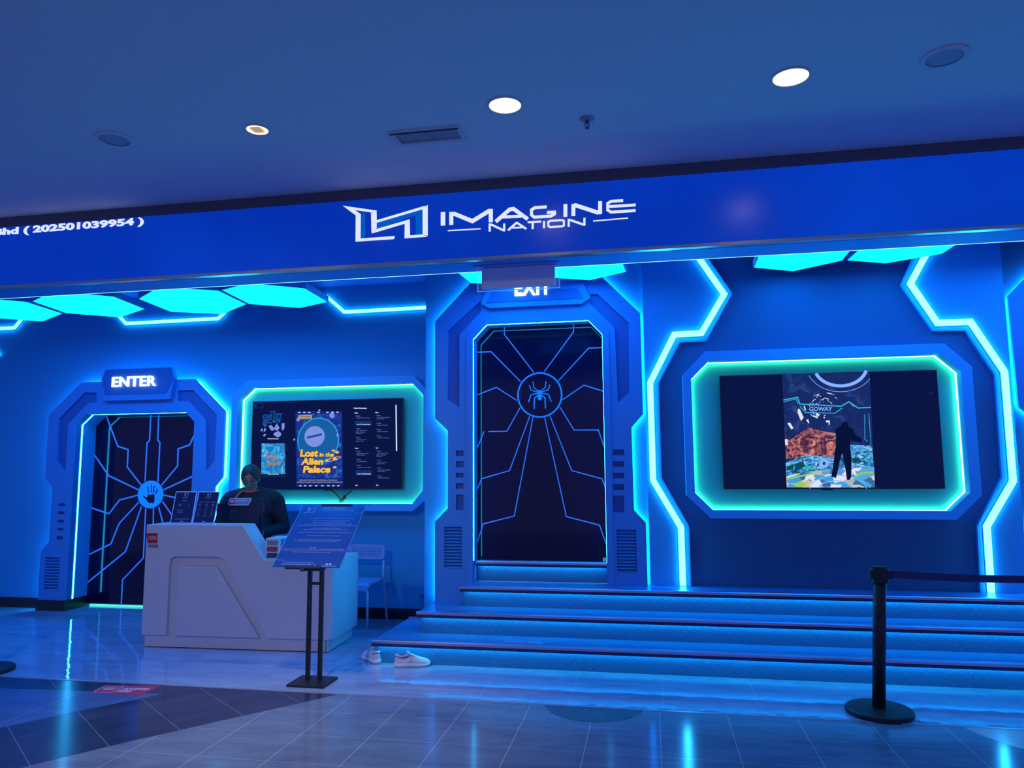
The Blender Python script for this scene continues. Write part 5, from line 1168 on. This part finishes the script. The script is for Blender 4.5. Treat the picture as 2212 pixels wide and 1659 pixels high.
# ================================================================== FLOOR STICKER
q = [atz(*p, 0) for p in ((195.5, 1497), (305, 1502), (350, 1481.8), (226, 1480.7))]
fs = empty('floor_sticker', tuple((q[0] + q[2]) / 2), 'red floor sticker reading ACCEPTED HERE beside the marble edge', 'sticker')
def FQ(u, v, z): p = (q[0] * (1 - u) + q[1] * u) * (1 - v) + (q[3] * (1 - u) + q[2] * u) * v; return Vector((p.x, p.y, z))
m = MB(); m.add([FQ(u, v, .0006) for u, v in ((0, 0), (1, 0), (1, 1), (0, 1))] + [FQ(u, v, .0014) for u, v in ((0, 0), (1, 0), (1, 1), (0, 1))], [(3, 2, 1, 0), (4, 5, 6, 7), (0, 1, 5, 4), (1, 2, 6, 5), (2, 3, 7, 6), (3, 0, 4, 7)]); m.build('red_field', mat('floor_sticker_red', (.5, .03, .1), .35), fs)
m = MB()
text_on(m, 'ACCEPTED', FQ(.44, .5, .0016), FQ(.92, .5, .0016), FQ(.44, .72, .0016), thick=.0006, bold=.04, shear=.2, lift=0); text_on(m, 'HERE', FQ(.42, .22, .0016), FQ(.68, .22, .0016), FQ(.42, .44, .0016), thick=.0006, bold=.04, shear=.2, lift=0)
for v0, v1, u1_ in ((.62, .7, .33), (.46, .54, .31)): m.add([FQ(u, v, .0016) for u, v in ((.1, v0), (u1_, v0), (u1_, v1), (.1, v1))] + [FQ(u, v, .0022) for u, v in ((.1, v0), (u1_, v0), (u1_, v1), (.1, v1))], [(3, 2, 1, 0), (4, 5, 6, 7), (0, 1, 5, 4), (1, 2, 6, 5), (2, 3, 7, 6), (3, 0, 4, 7)])
loopp = [(.05, .12), (.34, .12), (.38, .25), (.38, .8), (.34, .9), (.05, .9), (.02, .8), (.02, .25)]; ao = offset_path(loopp, .008, True); ai = offset_path(loopp, -.008, True)
for i in range(8):
    j = (i + 1) % 8; m.add([FQ(*ao[i], .0016), FQ(*ao[j], .0016), FQ(*ai[j], .0016), FQ(*ai[i], .0016), FQ(*ao[i], .0022), FQ(*ao[j], .0022), FQ(*ai[j], .0022), FQ(*ai[i], .0022)], [(3, 2, 1, 0), (4, 5, 6, 7), (0, 1, 5, 4), (1, 2, 6, 5), (2, 3, 7, 6), (3, 0, 4, 7)])
m.build('lettering', mat('floor_sticker_white', (.75, .6, .75), .4), fs)

# ================================================================== SHOES
SW = mat('sneaker_fabric', (.62, .6, .7), .7, bump=(300, .1)); SS = mat('sneaker_sole', (.78, .74, .8), .5); SD = mat('sneaker_inside', (.12, .14, .3), .8)
def sneaker(x, y, ang, label):
    rt = empty('sneaker', (x, y, 0), label, 'shoe', 'pair of white sneakers left by the stairs'); rt.rotation_euler = (0, 0, ang)
    L_ = .29
    def outline(t):  # half widths along length: t 0 heel..1 toe
        w = .034 + .016 * math.sin(min(1, t / .8) * PI * .5) - (.012 * math.sin(PI * min(1, max(0, (t - .25) / .35))) if .25 < t < .6 else 0)
        if t < .12: w *= math.sqrt(max(0.05, 1 - ((.12 - t) / .125) ** 2))
        if t > .78: w *= math.sqrt(max(0.03, 1 - ((t - .78) / .225) ** 2))
        return w
    ts = [0, .03, .08, .15, .25, .35, .45, .55, .65, .75, .83, .9, .95, .985, 1]
    def ring(pts, x_): return [(x_, yy, zz) for yy, zz in pts]
    m = MB(); secs = []
    for t in ts:
        w = outline(t); x_ = -.11 + L_ * t; lift = .012 * max(0, (t - .8) / .2) ** 2 + .006 * max(0, (.1 - t) / .1); h = .034 if t < .5 else .034 - .012 * (t - .5) / .5
        secs.append(ring([(-w * .85, lift), (w * .85, lift), (w * 1.06, lift + .012), (w * 1.02, lift + h), (0, lift + h + .002), (-w * 1.02, lift + h), (-w * 1.06, lift + .012)], x_))
    loft(m, secs); m.build('sole', SS, rt, smooth=True, world=False)
    m = MB(); secs = []
    hts = {0: .07, .03: .085, .08: .092, .15: .083, .25: .073, .35: .075, .45: .095, .55: .088, .65: .08, .75: .07, .83: .065, .9: .058, .95: .05, .985: .041, 1: .033}
    for t in ts[:-1] + [1]:
        w = outline(t) * .97; x_ = -.11 + L_ * (.01 + .98 * t); h = hts[t]; b0 = .026 - (.006 * (t - .5) / .5 if t > .5 else 0)
        top = .45 if t < .5 else .6
        pts = []
        for k in range(13):
            a = PI * k / 12; yy = w * math.cos(a); zz = b0 + (h - b0) * math.sin(a) ** .75
            pts.append((yy * (1 - .25 * math.sin(a)), zz))
        pts += [(-w * .8, b0), (w * .8, b0)]
        secs.append(ring(pts, x_))
    loft(m, secs); m.build('upper', SW, rt, smooth=True, world=False, sub=0)
    # foot opening with padded collar
    m = MB(); ellipsoid(m, (-.05, 0, .088), (.05, .026, .014)); m.build('opening', SD, rt, smooth=True, world=False)
    m = MB(); tube(m, [(-.052 + .05 * math.cos(a), .027 * math.sin(a), .086 + .01 * abs(math.cos(a)) * (1 if math.cos(a) < 0 else .6)) for a in [2 * PI * k / 20 for k in range(21)]], .0075, 8); m.build('collar', SW, rt, smooth=True, world=False)
    m = MB(); secs = [[(x_, -.02, z_), (x_, .02, z_), (x_, .018, z_ + .008), (x_, -.018, z_ + .008)] for x_, z_ in ((-.012, .112), (.01, .096), (.04, .084), (.075, .066))]; loft(m, secs); m.build('tongue', SW, rt, smooth=True, world=False)
    m = MB()
    for k in range(5):
        x_ = .0 + .018 * k; z_ = .103 - .0085 * k; tube(m, [(x_, -.026, z_ - .012), (x_ + .004, 0, z_ + .002), (x_, .026, z_ - .012)], .0028, 6)
    for s in (-1, 1): tube(m, [(.0, 0, .108), (-.008, s * .02, .117), (.006, s * .032, .108), (.012, s * .012, .104)], .0025, 6)
    m.build('laces', SS, rt, smooth=True, world=False)
    m = MB()
    for s in (-1, 1):
        for k in range(3): tube(m, [(.0 + .014 * k, s * .0435, .034), (.012 + .014 * k, s * .036, .06), (.02 + .013 * k, s * .027, .077)], .0018, 5)
    m.build('side_stripes', SS, rt, smooth=True, world=False)
s1 = atz(803, 1431, 0); s2 = atz(880, 1441, 0)
sneaker(s1.x, s1.y + .03, math.radians(135), 'white sneaker turned away to the left, nearer the desk')
sneaker(s2.x, s2.y + .02, math.radians(18), 'white sneaker pointing right, in front of the lowest step')

# ================================================================== PERSON
px_, py_ = -4.005, 6.98
pr_ = empty('person', (px_, py_, 0), 'person with dark hair, glasses and black shirt with red collar, looking down', 'person')
SKIN = mat('skin', (.42, .27, .2), .55); SHIRT = mat('black_shirt', (.012, .014, .03), .8); HAIR = mat('dark_hair', (.02, .02, .03), .38, bump=(90, .5)); TROUS = mat('dark_trousers', (.01, .01, .02), .8); ORG = mat('red_orange_trim', (.75, .12, .06), .6)
fa = math.radians(14)            # body turned a little to its left (towards the till)
RZ = Matrix.Rotation(math.radians(17), 3, 'Z')
def W_(x, y, z): v = RZ @ Vector((x, y, 0)); return Vector((px_ + v.x, py_ + v.y, z))
HR = RZ @ Matrix.Rotation(math.radians(32), 3, 'X')      # head pitched forward (towards -y)
HC = W_(0, -.09, 1.53)
def H(x, y, z): return HC + HR @ Vector((x, y, z))
def remesh(o, vs, it=4):
    r_ = o.modifiers.new('remesh', 'REMESH'); r_.mode = 'VOXEL'; r_.voxel_size = vs; r_.use_smooth_shade = True
    s_ = o.modifiers.new('smooth', 'SMOOTH'); s_.factor = .5; s_.iterations = it
def torso(m, k=0):
    ellipsoid(m, W_(0, .03, 1.02), (.21 + k, .16 + k, .26)); ellipsoid(m, W_(0, .02, 1.22), (.225 + k, .15 + k, .2)); ellipsoid(m, W_(0, .04, .84), (.185 + k, .15 + k, .16))
    for s in (-1, 1): capsule(m, W_(s * .06, .01, 1.33), W_(s * .205, .02, 1.285), .08 + k, .085 + k)
m = MB(); torso(m)
capsule(m, W_(0, .0, 1.33), W_(0, -.05, 1.45), .062, .058)
ellipsoid(m, HC, (.083, .098, .115), HR, 20, 14); ellipsoid(m, H(0, -.028, -.055), (.068, .068, .065), HR); ellipsoid(m, H(0, -.045, -.095), (.042, .042, .028), HR)
for s in (-1, 1): ellipsoid(m, H(s * .04, -.062, -.03), (.032, .032, .036), HR); ellipsoid(m, H(s * .083, .01, -.015), (.012, .02, .032), HR)
ellipsoid(m, H(0, -.104, -.025), (.014, .018, .02), HR); capsule(m, H(0, -.09, .012), H(0, -.103, -.02), .009, .012)
ellipsoid(m, H(0, -.09, -.062), (.025, .014, .006), HR); ellipsoid(m, H(0, -.089, -.071), (.02, .013, .006), HR); capsule(m, H(-.045, -.082, .03), H(.045, -.082, .03), .010, .010)
arms = []
for s in (-1, 1):
    sh = W_(s * .235, .03, 1.265); el = W_(s * .315, .02, 1.0); wr = W_(s * .13, -.2, .97 if s > 0 else .95)
    arms.append((sh, el, wr)); capsule(m, sh, el, .062, .048); capsule(m, el, wr, .046, .03)
    dh = (W_(s * .05, -.3, .93) - wr).normalized(); pc = wr + dh * .05
    capsule(m, wr + dh * .02, wr + dh * .075, .026, .03)
    side = dh.cross(Vector((0, 0, 1))).normalized()
    for k, (o_, l_) in enumerate(((-.027, .062), (-.009, .072), (.009, .068), (.027, .052))):
        b0 = wr + dh * .085 + side * o_; b1 = b0 + dh * l_ * .55 + Vector((0, 0, -.006)); b2_ = b1 + dh * l_ * .4 + Vector((0, 0, -.022)); capsule(m, b0, b1, .0095, .0088, n=8); capsule(m, b1, b2_, .0088, .0075, n=8)
    tb = wr + dh * .045 - side * s * .028; capsule(m, tb, tb + (dh * .7 - side * s * .6).normalized() * .05 + Vector((0, 0, -.01)), .011, .009, n=8)
for s in (-1, 1):
    capsule(m, W_(s * .095, .04, .82), W_(s * .10, .02, .47), .095, .062); capsule(m, W_(s * .10, .02, .47), W_(s * .10, .05, .10), .06, .04)
    capsule(m, W_(s * .10, .06, .045), W_(s * .115, -.11, .035), .04, .033)
bo = m.build('body', SKIN, pr_, smooth=True); remesh(bo, .007, 3)
m = MB(); torso(m, .014)
for (sh, el, wr), s in zip(arms, (-1, 1)): capsule(m, sh, el, .088, .068); capsule(m, el, el + (wr - el) * .8, .066, .045)
capsule(m, W_(0, .01, 1.34), W_(0, -.01, 1.385), .085, .07)
box(m, tuple(W_(-.15, .0, .80)), tuple(W_(.12, .12, .9)))
so = m.build('shirt', SHIRT, pr_, smooth=True); remesh(so, .009, 5)
m = MB(); tube(m, [W_(.082 * math.cos(a), -.022 + .066 * math.sin(a), 1.392 + .022 * math.sin(a)) for a in [2 * PI * k / 24 for k in range(25)]], .013, 8)
m.build('collar', ORG, pr_, smooth=True)
m = MB()
tube(m, [W_(-.075, -.075, 1.385), W_(-.115, -.112, 1.34), W_(-.15, -.135, 1.28), W_(-.17, -.135, 1.21), W_(-.175, -.13, 1.14)], .012, 6); m.build('shirt_stripe', ORG, pr_, smooth=True)
m = MB(); tube(m, [W_(.08, -.08, 1.37), W_(.12, -.118, 1.31), W_(.15, -.137, 1.22), W_(.165, -.135, 1.14)], .003, 6); m.build('shirt_seam', mat('thin_trim', (.25, .08, .12), .7), pr_, smooth=True)
m = MB()
for s in (-1, 1): capsule(m, W_(s * .095, .04, .82), W_(s * .10, .02, .47), .108, .075); capsule(m, W_(s * .10, .02, .47), W_(s * .10, .05, .10), .073, .06)
ellipsoid(m, W_(0, .04, .82), (.19, .155, .13)); to = m.build('trousers', TROUS, pr_, smooth=True); remesh(to, .012, 4)
m = MB()
for s in (-1, 1): capsule(m, W_(s * .10, .07, .042), W_(s * .118, -.13, .038), .045, .042)
sho = m.build('shoes', mat('black_shoes', (.01, .01, .012), .5), pr_, smooth=True); remesh(sho, .01, 2)
# hair: parted cap pulled back into a knot
m = MB(); n1, n2 = 26, 14; vs = []; fs_ = []
for i in range(n2 + 1):
    for j in range(n1):
        b3 = 2 * PI * j / n1; fr_ = max(0, -math.sin(b3)); lim = PI * (.64 - .37 * fr_ ** 2.6 - .03 * math.exp(-(math.cos(b3) / .12) ** 2) * (fr_ > .5)); a = lim * i / n2
        part = .006 * math.exp(-((math.sin(a) * math.cos(b3)) / .12) ** 2) * (1 if math.sin(b3) < .3 else 0)
        r0_ = 1.0 + .03 * math.sin(7 * b3) * .3
        vs.append(H((.091 * r0_) * math.sin(a) * math.cos(b3), .108 * math.sin(a) * math.sin(b3) + .004, .124 * math.cos(a) - part))
for i in range(n2):
    for j in range(n1): fs_.append((i * n1 + j, i * n1 + (j + 1) % n1, (i + 1) * n1 + (j + 1) % n1, (i + 1) * n1 + j))
m.add(vs, fs_); ho = m.build('hair', HAIR, pr_, smooth=True); sd_ = ho.modifiers.new('solid', 'SOLIDIFY'); sd_.thickness = .004; sd_.offset = 1
m = MB(); ellipsoid(m, H(0, .115, .01), (.04, .032, .042), HR); m.build('hair_knot', HAIR, pr_, smooth=True)
GL = mat('glasses_frame', (.015, .015, .03), .3)
m = MB()
for s in (-1, 1): tube(m, [H(s * .036 + .027 * math.cos(a), -.108 + .012 * abs(math.cos(a)) * (1 if s * math.cos(a) > 0 else 0), -.004 + .02 * math.sin(a)) for a in [2 * PI * k / 18 for k in range(19)]], .0022, 6); tube(m, [H(s * .064, -.096, .002), H(s * .086, -.05, .004), H(s * .09, .01, .0)], .002, 6)
tube(m, [H(-.01, -.112, .002), H(.01, -.112, .002)], .002, 6); m.build('glasses', GL, pr_, smooth=True)
m = MB()
for s in (-1, 1): ellipsoid(m, H(s * .036, -.088, -.004), (.012, .008, .006), HR, 10, 6)
m.build('eyes', mat('eye_dark', (.02, .015, .02), .25), pr_, smooth=True)
m = MB()
for s in (-1, 1): tube(m, [H(s * .015, -.094, .03), H(s * .035, -.094, .036), H(s * .055, -.083, .031)], .0032, 6)
m.build('eyebrows', HAIR, pr_, smooth=True)

# ================================================================== LIGHT
w = bpy.data.worlds.new('world'); scn.world = w; w.use_nodes = True
bg = w.node_tree.nodes['Background']; bg.inputs['Strength'].default_value = 1
wn = w.node_tree; wtc = wn.nodes.new('ShaderNodeTexCoord'); wsp = wn.nodes.new('ShaderNodeSeparateXYZ'); wn.links.new(wtc.outputs['Generated'], wsp.inputs[0])
wmr = wn.nodes.new('ShaderNodeMapRange'); wmr.inputs[1].default_value = -.25; wmr.inputs[2].default_value = -.95; wn.links.new(wsp.outputs[1], wmr.inputs[0])
wmx = wn.nodes.new('ShaderNodeMix'); wmx.data_type = 'RGBA'; wmx.inputs[6].default_value = (.03, .12, .42, 1); wmx.inputs[7].default_value = (.17, .17, .5, 1)
wn.links.new(wmr.outputs[0], wmx.inputs[0]); wn.links.new(wmx.outputs[2], bg.inputs['Color'])
def spot(x, y, z, power, col, size=1.9, blend=.8, r_=.08):
    l = bpy.data.lights.new('downlight_and_fill', 'SPOT'); l.energy = power; l.color = col; l.spot_size = size; l.spot_blend = blend; l.shadow_soft_size = r_
    o = bpy.data.objects.new('downlight_and_fill', l); C.objects.link(o); o.location = (x, y, z); return o
for (x, y, k), pw in zip(pos, (5, 5, 190)): spot(x, y, ZC - .02, pw, (1, .8, .55), 1.25)
spot(-1.5, 0, ZC - .02, 40, (1, .93, .82), 2.0)  # unseen ceiling spot added as general fill
l_ = spot(-3.4, 1.0, ZC - .06, 115, (1, .93, .82), 1.0); l_.rotation_euler = (math.radians(60), 0, 0)  # unseen spot added and tilted to brighten the desk front

scn.view_settings.view_transform = 'Standard'; scn.view_settings.look = 'None'; scn.view_settings.gamma = 1; scn.view_settings.exposure = .25
scn.view_settings.use_curve_mapping = False
